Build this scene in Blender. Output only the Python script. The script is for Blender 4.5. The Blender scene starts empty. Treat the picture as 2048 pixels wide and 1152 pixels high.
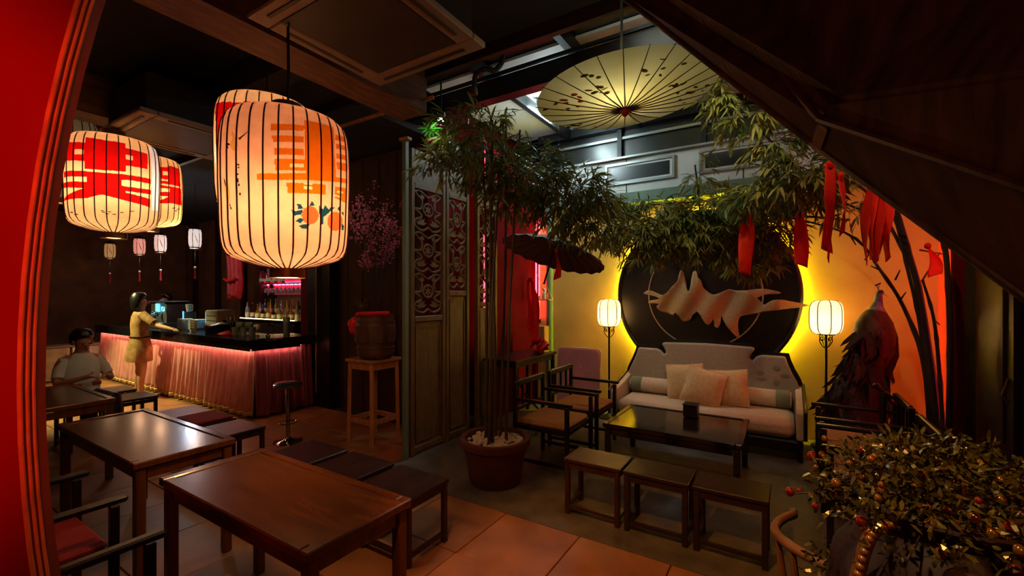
import bpy, bmesh, math, random
from mathutils import Vector, Matrix, Euler
from mathutils.geometry import delaunay_2d_cdt

R = math.radians
sc = bpy.context.scene
col = sc.collection
random.seed(7)

# ------------------------------------------------------------------ camera
F = 879.0                                   # focal length in pixels of the 2048 x 1152 frame
EYE = 1.65
HOR = 590.0                                 # image row of the horizon
cam_d = bpy.data.cameras.new('camera')
cam_d.sensor_width = 36.0
cam_d.lens = F / 2048 * 36.0
cam_d.shift_y = (HOR - 576) / 2048
cam_d.clip_start = 0.02
cam = bpy.data.objects.new('camera', cam_d)
cam.location = (0, 0, EYE)
cam.rotation_euler = (R(90), 0, 0)
col.objects.link(cam)
sc.camera = cam

# ------------------------------------------------------------------ world, exposure
w = bpy.data.worlds.new('night')
sc.world = w
w.use_nodes = True
w.node_tree.nodes['Background'].inputs[0].default_value = (0.30, 0.26, 0.30, 1)
w.node_tree.nodes['Background'].inputs[1].default_value = 0.006
sc.view_settings.view_transform = 'Standard'
sc.view_settings.look = 'None'
sc.view_settings.gamma = 1.0
sc.view_settings.exposure = 0.0
sc.view_settings.use_curve_mapping = False
sc.cycles.max_bounces = 5
sc.cycles.diffuse_bounces = 2
sc.cycles.glossy_bounces = 2
sc.cycles.transmission_bounces = 4
sc.cycles.caustics_reflective = False
sc.cycles.caustics_refractive = False

# room axes: u runs along the back wall (to the right and towards the camera), v runs into the room
TH = R(32)
CU, SU = math.cos(TH), math.sin(TH)
RZ = -TH
def uv(u, v, z=0.0):
    return Vector((u * CU + v * SU, -u * SU + v * CU, z))
def u_at(px, v):
    """u of the spot at depth v of the room that lies in the direction of image column px"""
    s = (px - 1024) / F
    return (s * v * CU - v * SU) / (CU + s * SU)

def lamp(name, kind, loc, power, color, **kw):
    d = bpy.data.lights.new(name, kind)
    d.energy = power
    d.color = color
    for k, val in kw.items():
        setattr(d, k, val)
    o = bpy.data.objects.new(name, d)
    o.location = loc
    col.objects.link(o)
    return o
def aim(o, target):
    o.rotation_euler = (Vector(target) - o.location).to_track_quat('-Z', 'Y').to_euler()

# lamps that have no fitting in view: a spot and added fills for the front room,
# two ceiling spots of the dining room and fills added for courtyard, leaves, vase, ribbons and blossoms
s_ = lamp('front_room_spot', 'SPOT', (-0.45, 0.95, 3.05), 230, (1.0, 0.34, 0.05), spot_size=R(46), spot_blend=0.55, shadow_soft_size=0.05)
aim(s_, (0.62, 2.35, 0))
lamp('front_room_fill', 'POINT', (0.55, -0.7, 2.2), 20, (1.0, 0.30, 0.08), shadow_soft_size=0.16)  # unseen warm fill added behind the camera
s_ = lamp('front_room_red_fill', 'SPOT', (-0.38, -0.25, 1.95), 48, (1.0, 0.03, 0.012), spot_size=R(58), spot_blend=0.5, shadow_soft_size=0.08)  # unseen red spot added to redden the near face of the gate
aim(s_, (-0.95, 0.62, 1.72))
s_ = lamp('bar_end_downlight', 'SPOT', uv(-9.3, 1.3, 3.1), 900, (0.88, 0.90, 0.36), spot_size=R(80), spot_blend=0.6, shadow_soft_size=0.06)
aim(s_, uv(-9.2, 2.6, 0))
s_ = lamp('aisle_downlight', 'SPOT', uv(-6.4, 2.35, 3.2), 190, (0.95, 0.86, 0.36), spot_size=R(70), spot_blend=0.7, shadow_soft_size=0.06)
aim(s_, uv(-6.6, 2.75, 0))
s_ = lamp('courtyard_fill', 'SPOT', uv(-0.35, 2.95, 3.25), 42, (1.0, 0.66, 0.38), spot_size=R(80), spot_blend=0.8, shadow_soft_size=0.05)  # unseen spot added to light sculpture and sofa from the front
aim(s_, uv(-0.85, 5.2, 0.9))

s_ = lamp('door_spot', 'SPOT', uv(-2.75, 2.72, 3.25), 75, (1.0, 0.80, 0.45), spot_size=R(50), spot_blend=0.8, shadow_soft_size=0.04)
aim(s_, uv(-3.25, 3.75, 1.3))
s_ = lamp('leaf_fill', 'SPOT', uv(-0.2, 3.0, 3.2), 36, (1.0, 0.86, 0.55), spot_size=R(75), spot_blend=0.9, shadow_soft_size=0.04)  # unseen spot added to brighten the foliage from the front
aim(s_, uv(-0.8, 4.9, 2.6))

s_ = lamp('vase_fill', 'SPOT', (0.15, 0.72, 2.5), 55, (1.0, 0.66, 0.28), spot_size=R(34), spot_blend=0.7, shadow_soft_size=0.02)  # unseen spot added to brighten the bouquet
aim(s_, (0.98, 0.97, 1.2))
s_ = lamp('ribbon_fill', 'SPOT', uv(.35, 2.9, 3.4), 60, (1.0, 0.6, 0.35), spot_size=R(52), spot_blend=0.8, shadow_soft_size=0.03)  # unseen spot added to brighten the ribbons
aim(s_, uv(.75, 4.3, 2.3))
s_ = lamp('blossom_fill', 'SPOT', uv(-4.3, 2.72, 3.3), 26, (1.0, 0.42, 0.36), spot_size=R(42), spot_blend=0.8, shadow_soft_size=0.03)  # unseen pinkish spot added to lift the dim blossoms
aim(s_, uv(-3.95, 3.4, 2.35))
lamp('bar_work_light', 'POINT', uv(-9.6, 3.85, 2.35), 17, (0.62, 0.80, 1.0), shadow_soft_size=0.08)

# ------------------------------------------------------------------ helpers
def lin(h):
    h = h.lstrip('#')
    c = [int(h[i:i + 2], 16) / 255 for i in (0, 2, 4)]
    return tuple(x / 12.92 if x <= 0.04045 else ((x + 0.055) / 1.055) ** 2.4 for x in c)

def nod(nt, t, **kw):
    n = nt.nodes.new(t)
    for k, val in kw.items():
        setattr(n, k, val)
    return n

M = {}
def mat(name, c, rough=0.6, metal=0.0, var=0.25, scale=6.0, stretch=(1, 1, 1), bump=0.0, bscale=None, spec=0.5, coat=0.0,
        emit=None, estr=0.0, trans=0.0, alpha=1.0, c2=None, sheen=0.0, rvar=0.0, glass=0.0, translucent=0.0):
    if isinstance(c, str): c = lin(c)
    m = bpy.data.materials.new(name)
    m.use_nodes = True
    nt = m.node_tree
    b = nt.nodes['Principled BSDF']
    L = nt.links.new
    tc = nod(nt, 'ShaderNodeTexCoord')
    mp = nod(nt, 'ShaderNodeMapping')
    mp.inputs['Scale'].default_value = stretch
    L(tc.outputs['Object'], mp.inputs['Vector'])
    n = nod(nt, 'ShaderNodeTexNoise')
    n.inputs['Scale'].default_value = scale
    n.inputs['Detail'].default_value = 6
    L(mp.outputs['Vector'], n.inputs['Vector'])
    cr = nod(nt, 'ShaderNodeValToRGB')
    if c2 is None:
        lo = tuple(x * (1 - var) for x in c); hi = tuple(min(1, x * (1 + var)) for x in c)
    else:
        lo = c; hi = lin(c2) if isinstance(c2, str) else c2
    cr.color_ramp.elements[0].position = 0.33; cr.color_ramp.elements[1].position = 0.67
    cr.color_ramp.elements[0].color = (*lo, 1); cr.color_ramp.elements[1].color = (*hi, 1)
    L(n.outputs['Fac'], cr.inputs['Fac'])
    L(cr.outputs['Color'], b.inputs['Base Color'])
    b.inputs['Roughness'].default_value = rough
    if rvar:
        ma = nod(nt, 'ShaderNodeMapRange')
        ma.inputs['To Min'].default_value = max(0.02, rough - rvar); ma.inputs['To Max'].default_value = min(1, rough + rvar)
        L(n.outputs['Fac'], ma.inputs['Value']); L(ma.outputs['Result'], b.inputs['Roughness'])
    b.inputs['Metallic'].default_value = metal
    b.inputs['Specular IOR Level'].default_value = spec
    b.inputs['Coat Weight'].default_value = coat
    b.inputs['Coat Roughness'].default_value = 0.12
    b.inputs['Sheen Weight'].default_value = sheen
    b.inputs['Transmission Weight'].default_value = trans
    b.inputs['Alpha'].default_value = alpha
    if emit is not None:
        if isinstance(emit, str): emit = lin(emit)
        b.inputs['Emission Color'].default_value = (*emit, 1)
        b.inputs['Emission Strength'].default_value = estr
    if bump:
        n2 = nod(nt, 'ShaderNodeTexNoise')
        n2.inputs['Scale'].default_value = bscale or scale * 4
        n2.inputs['Detail'].default_value = 5
        L(mp.outputs['Vector'], n2.inputs['Vector'])
        bp = nod(nt, 'ShaderNodeBump')
        bp.inputs['Strength'].default_value = bump; bp.inputs['Distance'].default_value = 0.02
        L(n2.outputs['Fac'], bp.inputs['Height']); L(bp.outputs['Normal'], b.inputs['Normal'])
    if translucent:
        out = nt.nodes['Material Output']
        t = nod(nt, 'ShaderNodeBsdfTranslucent')
        L(cr.outputs['Color'], t.inputs['Color'])
        mx = nod(nt, 'ShaderNodeMixShader'); mx.inputs[0].default_value = translucent
        L(b.outputs[0], mx.inputs[1]); L(t.outputs[0], mx.inputs[2]); L(mx.outputs[0], out.inputs['Surface'])
    M[name] = m
    return m

def paper(name, estr, attr='paint', tl=0.75):
    """lantern paper: its colours come from the painted attribute; the lamp inside shows through it"""
    m = bpy.data.materials.new(name); m.use_nodes = True
    nt = m.node_tree; L = nt.links.new
    b = nt.nodes['Principled BSDF']; out = nt.nodes['Material Output']
    a = nod(nt, 'ShaderNodeAttribute'); a.attribute_name = attr
    n = nod(nt, 'ShaderNodeTexNoise'); n.inputs['Scale'].default_value = 14; n.inputs['Detail'].default_value = 8
    tc = nod(nt, 'ShaderNodeTexCoord'); L(tc.outputs['Object'], n.inputs['Vector'])
    mr = nod(nt, 'ShaderNodeMapRange'); mr.inputs['To Min'].default_value = 0.72; mr.inputs['To Max'].default_value = 1.22
    L(n.outputs['Fac'], mr.inputs['Value'])
    mx = nod(nt, 'ShaderNodeMix', data_type='RGBA', blend_type='MULTIPLY'); mx.inputs[0].default_value = 1.0
    L(a.outputs['Color'], mx.inputs[6]); L(mr.outputs['Result'], mx.inputs[7])
    L(mx.outputs[2], b.inputs['Base Color']); L(mx.outputs[2], b.inputs['Emission Color'])
    b.inputs['Emission Strength'].default_value = estr
    b.inputs['Roughness'].default_value = 0.7
    t = nod(nt, 'ShaderNodeBsdfTranslucent'); L(mx.outputs[2], t.inputs['Color'])
    ms = nod(nt, 'ShaderNodeMixShader'); ms.inputs[0].default_value = tl
    L(b.outputs[0], ms.inputs[1]); L(t.outputs[0], ms.inputs[2]); L(ms.outputs[0], out.inputs['Surface'])
    M[name] = m
    return m

def glow(name, c, s):
    if isinstance(c, str): c = lin(c)
    m = bpy.data.materials.new(name); m.use_nodes = True
    b = m.node_tree.nodes['Principled BSDF']
    b.inputs['Base Color'].default_value = (*[min(1, x) for x in c], 1)
    b.inputs['Emission Color'].default_value = (*c, 1); b.inputs['Emission Strength'].default_value = s
    M[name] = m
    return m

class MB:
    def __init__(s):
        s.v = []; s.f = []; s.m = None
    def add(s, vs, fs):
        k = len(s.v)
        s.v += [tuple(x) for x in vs]; s.f += [tuple(i + k for i in f) for f in fs]
        return s
    def box(s, c, d, ch=0.0, rot=None):
        x, y, z = d[0] / 2, d[1] / 2, d[2] / 2
        c = Vector(c)
        if ch <= 0:
            vs = [Vector((a * x, b * y, e * z)) for a in (-1, 1) for b in (-1, 1) for e in (-1, 1)]
            fs = [(0, 1, 3, 2), (4, 6, 7, 5), (0, 4, 5, 1), (2, 3, 7, 6), (0, 2, 6, 4), (1, 5, 7, 3)]
        else:
            ch = min(ch, x * .9, y * .9, z * .9)
            vs = []; idx = {}
            for a in (-1, 1):
                for b in (-1, 1):
                    for e in (-1, 1):
                        for ax in range(3):
                            p = [a * (x - ch), b * (y - ch), e * (z - ch)]
                            p[ax] = (a * x, b * y, e * z)[ax]
                            idx[(a, b, e, ax)] = len(vs); vs.append(Vector(p))
            fs = []
            S = (-1, 1)
            for a in S:
                q = [idx[(a, -1, -1, 0)], idx[(a, 1, -1, 0)], idx[(a, 1, 1, 0)], idx[(a, -1, 1, 0)]]
                fs.append(tuple(q if a > 0 else q[::-1]))
                q = [idx[(-1, a, -1, 1)], idx[(-1, a, 1, 1)], idx[(1, a, 1, 1)], idx[(1, a, -1, 1)]]
                fs.append(tuple(q if a > 0 else q[::-1]))
                q = [idx[(-1, -1, a, 2)], idx[(1, -1, a, 2)], idx[(1, 1, a, 2)], idx[(-1, 1, a, 2)]]
                fs.append(tuple(q if a > 0 else q[::-1]))
            def quad(p, q):
                n = (vs[q[1]] - vs[q[0]]).cross(vs[q[2]] - vs[q[0]])
                fs.append(tuple(q) if n.dot(p) > 0 else tuple(q[::-1]))
            for a in S:
                for b in S:
                    quad(Vector((a, b, 0)), [idx[(a, b, -1, 0)], idx[(a, b, 1, 0)], idx[(a, b, 1, 1)], idx[(a, b, -1, 1)]])
                    quad(Vector((a, 0, b)), [idx[(a, -1, b, 0)], idx[(a, 1, b, 0)], idx[(a, 1, b, 2)], idx[(a, -1, b, 2)]])
                    quad(Vector((0, a, b)), [idx[(-1, a, b, 1)], idx[(1, a, b, 1)], idx[(1, a, b, 2)], idx[(-1, a, b, 2)]])
                    for e in S:
                        q = [idx[(a, b, e, 0)], idx[(a, b, e, 1)], idx[(a, b, e, 2)]]
                        n = (vs[q[1]] - vs[q[0]]).cross(vs[q[2]] - vs[q[0]])
                        fs.append(tuple(q) if n.dot(Vector((a, b, e))) > 0 else tuple(q[::-1]))
        if rot is not None:
            Mx = rot if isinstance(rot, Matrix) else Euler(rot).to_matrix()
            vs = [Mx @ p for p in vs]
        return s.add([c + p for p in vs], fs)
    def tube(s, path, r, n=8, caps=True, closed=False):
        path = [Vector(p) for p in path]
        m = len(path)
        rs = r if isinstance(r, (list, tuple)) else [r] * m
        up = None; rings = []
        for i, p in enumerate(path):
            if closed: t = path[(i + 1) % m] - path[i - 1]
            else: t = path[min(i + 1, m - 1)] - path[max(i - 1, 0)]
            if t.length < 1e-9: t = Vector((0, 0, 1))
            t.normalize()
            if up is None:
                up = Vector((0, 0, 1)) if abs(t.z) < .9 else Vector((1, 0, 0))
            x = (up - t * up.dot(t))
            if x.length < 1e-6: x = t.orthogonal()
            x.normalize(); up = x
            y = t.cross(x)
            rings.append([p + (x * math.cos(2 * math.pi * k / n) + y * math.sin(2 * math.pi * k / n)) * rs[i] for k in range(n)])
        vs = [p for rg in rings for p in rg]; fs = []
        for i in range(m if closed else m - 1):
            j = (i + 1) % m
            for k in range(n):
                k2 = (k + 1) % n
                fs.append((i * n + k, i * n + k2, j * n + k2, j * n + k))
        if caps and not closed:
            fs.append(tuple(range(n))[::-1]); fs.append(tuple((m - 1) * n + k for k in range(n)))
        return s.add(vs, fs)
    def rings(s, rg, caps=True):
        n = len(rg[0]); vs = [p for r_ in rg for p in r_]; fs = []
        for i in range(len(rg) - 1):
            for k in range(n):
                k2 = (k + 1) % n
                fs.append((i * n + k, i * n + k2, (i + 1) * n + k2, (i + 1) * n + k))
        if caps:
            fs.append(tuple(range(n))[::-1]); fs.append(tuple((len(rg) - 1) * n + k for k in range(n)))
        return s.add(vs, fs)
    def lathe(s, prof, n=24, c=(0, 0, 0), caps=True):
        c = Vector(c)
        return s.rings([[c + Vector((r * math.cos(2 * math.pi * k / n), r * math.sin(2 * math.pi * k / n), z)) for k in range(n)] for r, z in prof], caps)
    def loft(s, secs, n=14, caps=True):
        """sections (centre, rx, ry): horizontal ellipses"""
        return s.rings([[Vector(c) + Vector((rx * math.cos(2 * math.pi * k / n), ry * math.sin(2 * math.pi * k / n), 0)) for k in range(n)] for c, rx, ry in secs], caps)
    def ball(s, c, r, n=10, m=7):
        c = Vector(c); rr = r if isinstance(r, (tuple, list)) else (r, r, r)
        rg = []
        for i in range(1, m):
            a = math.pi * i / m
            rg.append([c + Vector((rr[0] * math.sin(a) * math.cos(2 * math.pi * k / n), rr[1] * math.sin(a) * math.sin(2 * math.pi * k / n), -rr[2] * math.cos(a))) for k in range(n)])
        k0 = len(s.v)
        s.rings(rg, caps=False)
        b = len(s.v); s.v += [tuple(c - Vector((0, 0, rr[2]))), tuple(c + Vector((0, 0, rr[2])))]
        for k in range(n):
            k2 = (k + 1) % n
            s.f.append((k0 + k2, k0 + k, b)); s.f.append((k0 + (m - 2) * n + k, k0 + (m - 2) * n + k2, b + 1))
        return s
    def prism(s, poly, a0, a1, plane='xz'):
        """closed outline extruded: plane xz is extruded along y, xy along z, yz along x"""
        def P(p, a):
            if plane == 'xz': return Vector((p[0], a, p[1]))
            if plane == 'xy': return Vector((p[0], p[1], a))
            return Vector((a, p[0], p[1]))
        n = len(poly)
        vs = [P(p, a0) for p in poly] + [P(p, a1) for p in poly]
        fs = [tuple(range(n)), tuple(range(2 * n - 1, n - 1, -1))]
        for k in range(n):
            k2 = (k + 1) % n
            fs.append((k, n + k, n + k2, k2))
        return s.add(vs, fs)
    def grid(s, fn, nu, nv, close=False):
        k = len(s.v)
        for i in range(nu + 1):
            for j in range(nv + 1):
                s.v.append(tuple(fn(i / nu, j / nv)))
        for i in range(nu):
            for j in range(nv):
                a = k + i * (nv + 1) + j
                s.f.append((a, a + nv + 1, a + nv + 2, a + 1))
        return s
    def leaf(s, p, d, L, wd, nrm=None, bend=0.2):
        p = Vector(p); d = Vector(d).normalized()
        nrm = Vector(nrm) if nrm is not None else Vector((0, 0, 1))
        sd = d.cross(nrm)
        if sd.length < 1e-4: sd = d.orthogonal()
        sd.normalize(); up = sd.cross(d)
        k = len(s.v)
        a = p + d * L * .35 + up * bend * L * .1; b = p + d * L * .75 - up * bend * L * .05; e = p + d * L - up * bend * L * .25
        s.v += [tuple(p), tuple(a + sd * wd / 2), tuple(a - sd * wd / 2), tuple(b + sd * wd * .36), tuple(b - sd * wd * .36), tuple(e)]
        s.f += [(k, k + 1, k + 2), (k + 1, k + 3, k + 4, k + 2), (k + 3, k + 5, k + 4)]
        return s
    def mesh(s, name, smooth=False, fix=True):
        me = bpy.data.meshes.new(name)
        me.from_pydata(s.v, [], s.f)
        if fix:
            bm = bmesh.new(); bm.from_mesh(me)
            bmesh.ops.recalc_face_normals(bm, faces=bm.faces)
            bm.to_mesh(me); bm.free()
        if smooth:
            me.polygons.foreach_set('use_smooth', [True] * len(me.polygons))
            try: me.set_sharp_from_angle(angle=R(40))
            except Exception: pass
        me.update()
        return me
    def build(s, name, m, parent=None, loc=None, rot=None, smooth=False, label=None, cat=None, group=None, kind=None, bevel=0, solid=0, subsurf=0, fix=True):
        me = s.mesh(name, smooth, fix)
        return put(name, me, m, parent, loc, rot, label, cat, group, kind, bevel, solid, subsurf)

def tag(o, label=None, cat=None, group=None, kind=None):
    if label: o['label'] = label
    if cat: o['category'] = cat
    if group: o['group'] = group
    if kind: o['kind'] = kind
    return o
def put(name, me, m=None, parent=None, loc=None, rot=None, label=None, cat=None, group=None, kind=None, bevel=0, solid=0, subsurf=0):
    if m is not None and len(me.materials) == 0:
        me.materials.append(M[m] if isinstance(m, str) else m)
    o = bpy.data.objects.new(name, me)
    col.objects.link(o)
    if parent is not None: o.parent = parent
    if loc is not None: o.location = loc
    if rot is not None: o.rotation_euler = rot if hasattr(rot, '__len__') else (0, 0, rot)
    if solid:
        q = o.modifiers.new('thickness', 'SOLIDIFY'); q.thickness = solid; q.offset = 0
    if bevel:
        q = o.modifiers.new('bevel', 'BEVEL'); q.width = bevel; q.segments = 2; q.limit_method = 'ANGLE'
    if subsurf:
        q = o.modifiers.new('smooth', 'SUBSURF'); q.levels = subsurf; q.render_levels = subsurf
    return tag(o, label, cat, group, kind)
def thing(name, label, cat, loc=(0, 0, 0), rz=0.0, group=None, kind=None):
    o = bpy.data.objects.new(name, None)
    o.empty_display_size = 0.1
    col.objects.link(o)
    o.location = loc
    o.rotation_euler = (0, 0, rz)
    return tag(o, label, cat, group, kind)
def kids(o):
    return [c for c in KID.get(o.name, [])]
def copy_tree(o, loc=None, rz=None, label=None, parent=None):
    c = o.copy(); col.objects.link(c); c.parent = parent
    if loc is not None: c.location = loc
    if rz is not None: c.rotation_euler = (0, 0, rz)
    if label: c['label'] = label
    for ch in [q for q in col.objects if q.parent == o]:
        copy_tree(ch, parent=c)
    return c
ORD = ['first', 'second', 'third', 'fourth', 'fifth', 'sixth', 'seventh', 'eighth', 'ninth', 'tenth', 'eleventh', 'twelfth',
       'thirteenth', 'fourteenth', 'fifteenth', 'sixteenth', 'seventeenth', 'eighteenth', 'nineteenth', 'twentieth', 'twenty-first', 'twenty-second']
def disp(pts, n):
    """resample a polyline smoothly (Catmull-Rom)"""
    P = [Vector(p) for p in pts]
    out = []
    m = len(P) - 1
    for i in range(n + 1):
        t = i / n * m; k = min(int(t), m - 1); f = t - k
        a, b, c, d = P[max(k - 1, 0)], P[k], P[k + 1], P[min(k + 2, m)]
        out.append(0.5 * ((2 * b) + (c - a) * f + (2 * a - 5 * b + 4 * c - d) * f * f + (3 * b - a - 3 * c + d) * f ** 3))
    return out

# ------------------------------------------------------------------ materials
mat('table_wood', '#623614', 0.24, var=0.22, scale=3, stretch=(1, 9, 1), coat=0.2)
mat('dark_wood', '#23100a', 0.42, var=0.4, scale=7, stretch=(1, 1, 5), bump=0.08)
mat('stool_wood', '#321709', 0.40, var=0.4, scale=6, stretch=(6, 1, 1), bump=0.08, rvar=0.1)
mat('lacquer_black', '#140c08', 0.14, var=0.3, scale=5, coat=0.3)
mat('black_wood', '#150b08', 0.38, var=0.4, scale=7, bump=0.05)
mat('screen_wood', '#5d4526', 0.5, var=0.3, scale=6, stretch=(4, 4, 1), bump=0.1)
mat('pale_wood', '#a07445', 0.55, var=0.25, scale=5, stretch=(5, 5, 1), bump=0.06)
mat('beam_wood', '#6b4a30', 0.7, var=0.35, scale=5, stretch=(5, 1, 5), bump=0.1)
mat('ceiling_black', '#141010', 0.85, var=0.3)
mat('stair_wood', '#40281a', 0.42, var=0.45, scale=4, stretch=(1, 7, 1), bump=0.1, rvar=0.1)
mat('cassette', '#8a7868', 0.6, var=0.08)
mat('grille', '#3a302a', 0.6, var=0.2)
mat('tile', '#94623a', 0.42, var=0.3, scale=3, bump=0.06, rvar=0.12)
mat('grout', '#2b1d12', 0.9)
mat('concrete', '#5a544b', 0.55, var=0.35, scale=5, bump=0.35, bscale=40, rvar=0.15)
mat('wall_yellow', '#cfa34e', 0.75, var=0.08, scale=3, bump=0.05, bscale=60)
mat('wall_white', '#b9bdb8', 0.6, var=0.08, scale=3)
mat('wall_red_lit', '#e0281c', 0.6, var=0.08, scale=3)  # red tube light on the corner wall, put into its colour
mat('wall_black', '#120a07', 0.95, var=0.3, spec=0.1)
mat('wall_red', '#520811', 0.9, var=0.2, scale=3, spec=0.04)
mat('wall_dark', '#3a2112', 0.75, var=0.3, scale=3, stretch=(4, 4, 1))
mat('wall_brown', '#6a4020', 0.75, var=0.3, scale=3)
mat('wall_maroon', '#5a1512', 0.8, var=0.2, scale=3, spec=0.1)
mat('lacquer_red', '#7e0403', 0.4, var=0.12, scale=4, bump=0.03)
mat('mould_red', '#6e2814', 0.42, var=0.2, scale=6)
mat('mould_gilt', '#b88058', 0.45, var=0.3, scale=20)
mat('roof_white', '#c2c8c6', 0.6, var=0.08, scale=2)
mat('metal_dark', '#26282a', 0.4, 0.6, var=0.2)
mat('metal_pale', '#9aa2a0', 0.35, 0.8, var=0.1)
mat('clerestory_glass', '#0d1213', 0.3, var=0.1, spec=0.7)
mat('pipe_green', '#5d7362', 0.5, var=0.1)
mat('disc_black', '#16130e', 0.38, var=0.3, scale=3)
mat('sculpture', '#c8a066', 0.7, var=0.12, scale=50, bump=0.2, bscale=120)
mat('wire', '#d8b98c', 0.35, 0.5, var=0.1)
mat('sofa_fabric', '#cdb192', 0.85, var=0.06, scale=30, bump=0.12, bscale=150, sheen=0.2)
mat('back_fabric', '#a89883', 0.85, var=0.08, scale=30, bump=0.1, bscale=150, sheen=0.2)
mat('floral', '#9c8a76', 0.85, c2='#86735f', scale=7)
mat('sage', '#75785a', 0.85, var=0.08, scale=30, bump=0.1)
mat('cushion', '#d3a873', 0.9, var=0.1, scale=30, bump=0.3, bscale=90, sheen=0.4)
mat('seat_fabric', '#b98a5e', 0.85, var=0.1, scale=30, bump=0.1, bscale=120)
mat('seat_red', '#8e1a14', 0.8, var=0.15, scale=20, bump=0.1, bscale=120)
mat('iron', '#1a1210', 0.4, 0.5, var=0.2)
mat('pink_board', '#b8716c', 0.6, var=0.1, scale=6)
mat('board_edge', '#c09072', 0.6, var=0.1)
mat('ribbon_red', '#fa3a1c', 0.6, var=0.15, scale=8, translucent=0.6)
mat('cloth_red', '#c41410', 0.6, var=0.2, scale=8)
mat('rib_dark', '#3c0d06', 0.6, var=0.2)
mat('cord', '#120c0a', 0.6)
mat('brass_dark', '#5a3a1e', 0.4, 0.6, var=0.2)
mat('skirt', '#c07a72', 0.55, var=0.18, scale=18, stretch=(1, 1, .3), bump=0.1, sheen=0.3)
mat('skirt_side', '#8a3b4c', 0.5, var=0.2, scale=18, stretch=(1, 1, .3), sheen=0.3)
mat('gilt_hem', '#a8834a', 0.45, 0.3, var=0.2, scale=20)
mat('counter', '#141316', 0.16, var=0.3, scale=12, spec=0.6)
mat('terracotta', '#532514', 0.75, var=0.2, scale=6, bump=0.08)
mat('soil', '#1a110a', 0.95, var=0.3, scale=20, bump=0.3)
mat('pebble', '#cbb7a4', 0.6, var=0.12, scale=8)
mat('culm', '#40341c', 0.5, var=0.3, scale=9, stretch=(3, 3, 1))
mat('leaf_green', '#5a8038', 0.5, c2='#8c8f45', scale=3, translucent=0.3)
mat('leaf_dark', '#48642a', 0.5, c2='#847a36', scale=3, translucent=0.3)
mat('leaf_bright', '#3f9a2c', 0.5, var=0.2, translucent=0.3)
mat('twig', '#2a1810', 0.7, var=0.3, scale=12, bump=0.2)
mat('urn', '#4a3524', 0.55, var=0.3, scale=7, bump=0.15)
mat('white_paint', '#c9bdb8', 0.6, var=0.06)
mat('blossom', '#b5687c', 0.6, var=0.25, scale=9, translucent=0.3)
mat('gold_leaf', '#a67a2c', 0.35, 0.6, var=0.3, scale=9)
mat('gold_green', '#66541e', 0.3, 0.45, var=0.4, scale=9)
mat('berry', '#8a2010', 0.12, 0.25, var=0.4, scale=3, spec=0.9)
mat('berry_gold', '#a8682a', 0.14, 0.6, var=0.3, scale=3)
mat('vase', '#2a0c06', 0.5, var=0.3, scale=6)
mat('vase_bead', '#a86a3a', 0.3, 0.5, var=0.2)
mat('rattan', '#6a4a30', 0.5, var=0.25, scale=9)
mat('feather_dark', '#0e0704', 0.7, var=0.5, scale=14)
mat('feather_body', '#34200c', 0.6, var=0.4, scale=18, bump=0.3)
mat('feather_blue', '#344878', 0.5, c2='#8c94b8', scale=14)
mat('skin', '#b07a58', 0.6, var=0.06)
mat('hair', '#120c0b', 0.35, var=0.3, scale=30)
mat('dress', '#a2733f', 0.8, c2='#7d5228', scale=14)
mat('shirt_white', '#cfd6c4', 0.85, var=0.06, scale=10)
mat('shirt_grey', '#6f7380', 0.8, var=0.1)
mat('mask_white', '#c9ccd6', 0.8, var=0.05)
mat('eye', '#0a0706', 0.3)
mat('lip', '#8a4a3c', 0.6)
mat('steel', '#9aa0ac', 0.22, 0.9, var=0.1)
mat('chrome', '#c8c8cc', 0.1, 1.0, var=0.05)
mat('china', '#cfcac2', 0.3, var=0.05)
mat('plastic_black', '#101012', 0.35)
mat('panel_white', '#cdd6c0', 0.55, var=0.06)
mat('panel_cream', '#a8a070', 0.6, var=0.2)
mat('mark_red', '#b8463c', 0.6)
mat('leather', '#2c140a', 0.9, var=0.2, spec=0.15)
mat('parasol_brown', '#4a1c10', 0.7, var=0.25, scale=9, stretch=(1, 1, 1))
for nm, c in (('b_amber', '#b8801c'), ('b_green', '#7f9a3c'), ('b_clear', '#b8bcc0'), ('b_dark', '#20140e'), ('b_red', '#c41c14'), ('b_yellow', '#d8c040'), ('b_blue', '#1c4c8a'), ('b_pink', '#e04a70')):
    mat(nm, c, 0.12, var=0.1, trans=0.35, spec=0.8)
mat('label_paper', '#d8cda8', 0.7)
mat('glass_ware', '#aab0b8', 0.08, var=0.05, trans=0.6, spec=0.8)
glow('led_pink', (1.0, 0.36, 0.24), 30)
glow('led_shelf', (1.0, 0.06, 0.16), 30)
mat('wall_shelf', '#d07080', .6, var=.1)
glow('led_yellow', (0.95, 0.88, 0.02), 160)
glow('tube_red', (1.0, 0.04, 0.07), 10)
glow('tube_red_dim', (1.0, 0.03, 0.05), 9)
glow('tube_white', (0.72, 0.95, 0.98), 260)
glow('tube_red_strong', (1.0, 0.03, 0.05), 24)
glow('spot_white', (0.85, 1.0, 0.95), 30)
glow('screen_blue', (0.05, 0.45, 1.0), 5)
glow('screen_cyan', (0.1, 0.9, 1.0), 4)
glow('bulb', (1.0, 0.72, 0.38), 60)

# ================================================================== THE SETTING
def wbox(name, m, u0, u1, v0, v1, z0, z1, parent=None, kind='structure', label=None, ch=0.0):
    b = MB().box(((u0 + u1) / 2, (v0 + v1) / 2, (z0 + z1) / 2), (u1 - u0, v1 - v0, z1 - z0), ch)
    o = b.build(name, m, parent)
    if parent is None:
        o.rotation_euler = (0, 0, RZ)
        o['kind'] = kind
        o['label'] = label or ''
        if not label: del o['label']
    return o

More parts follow.
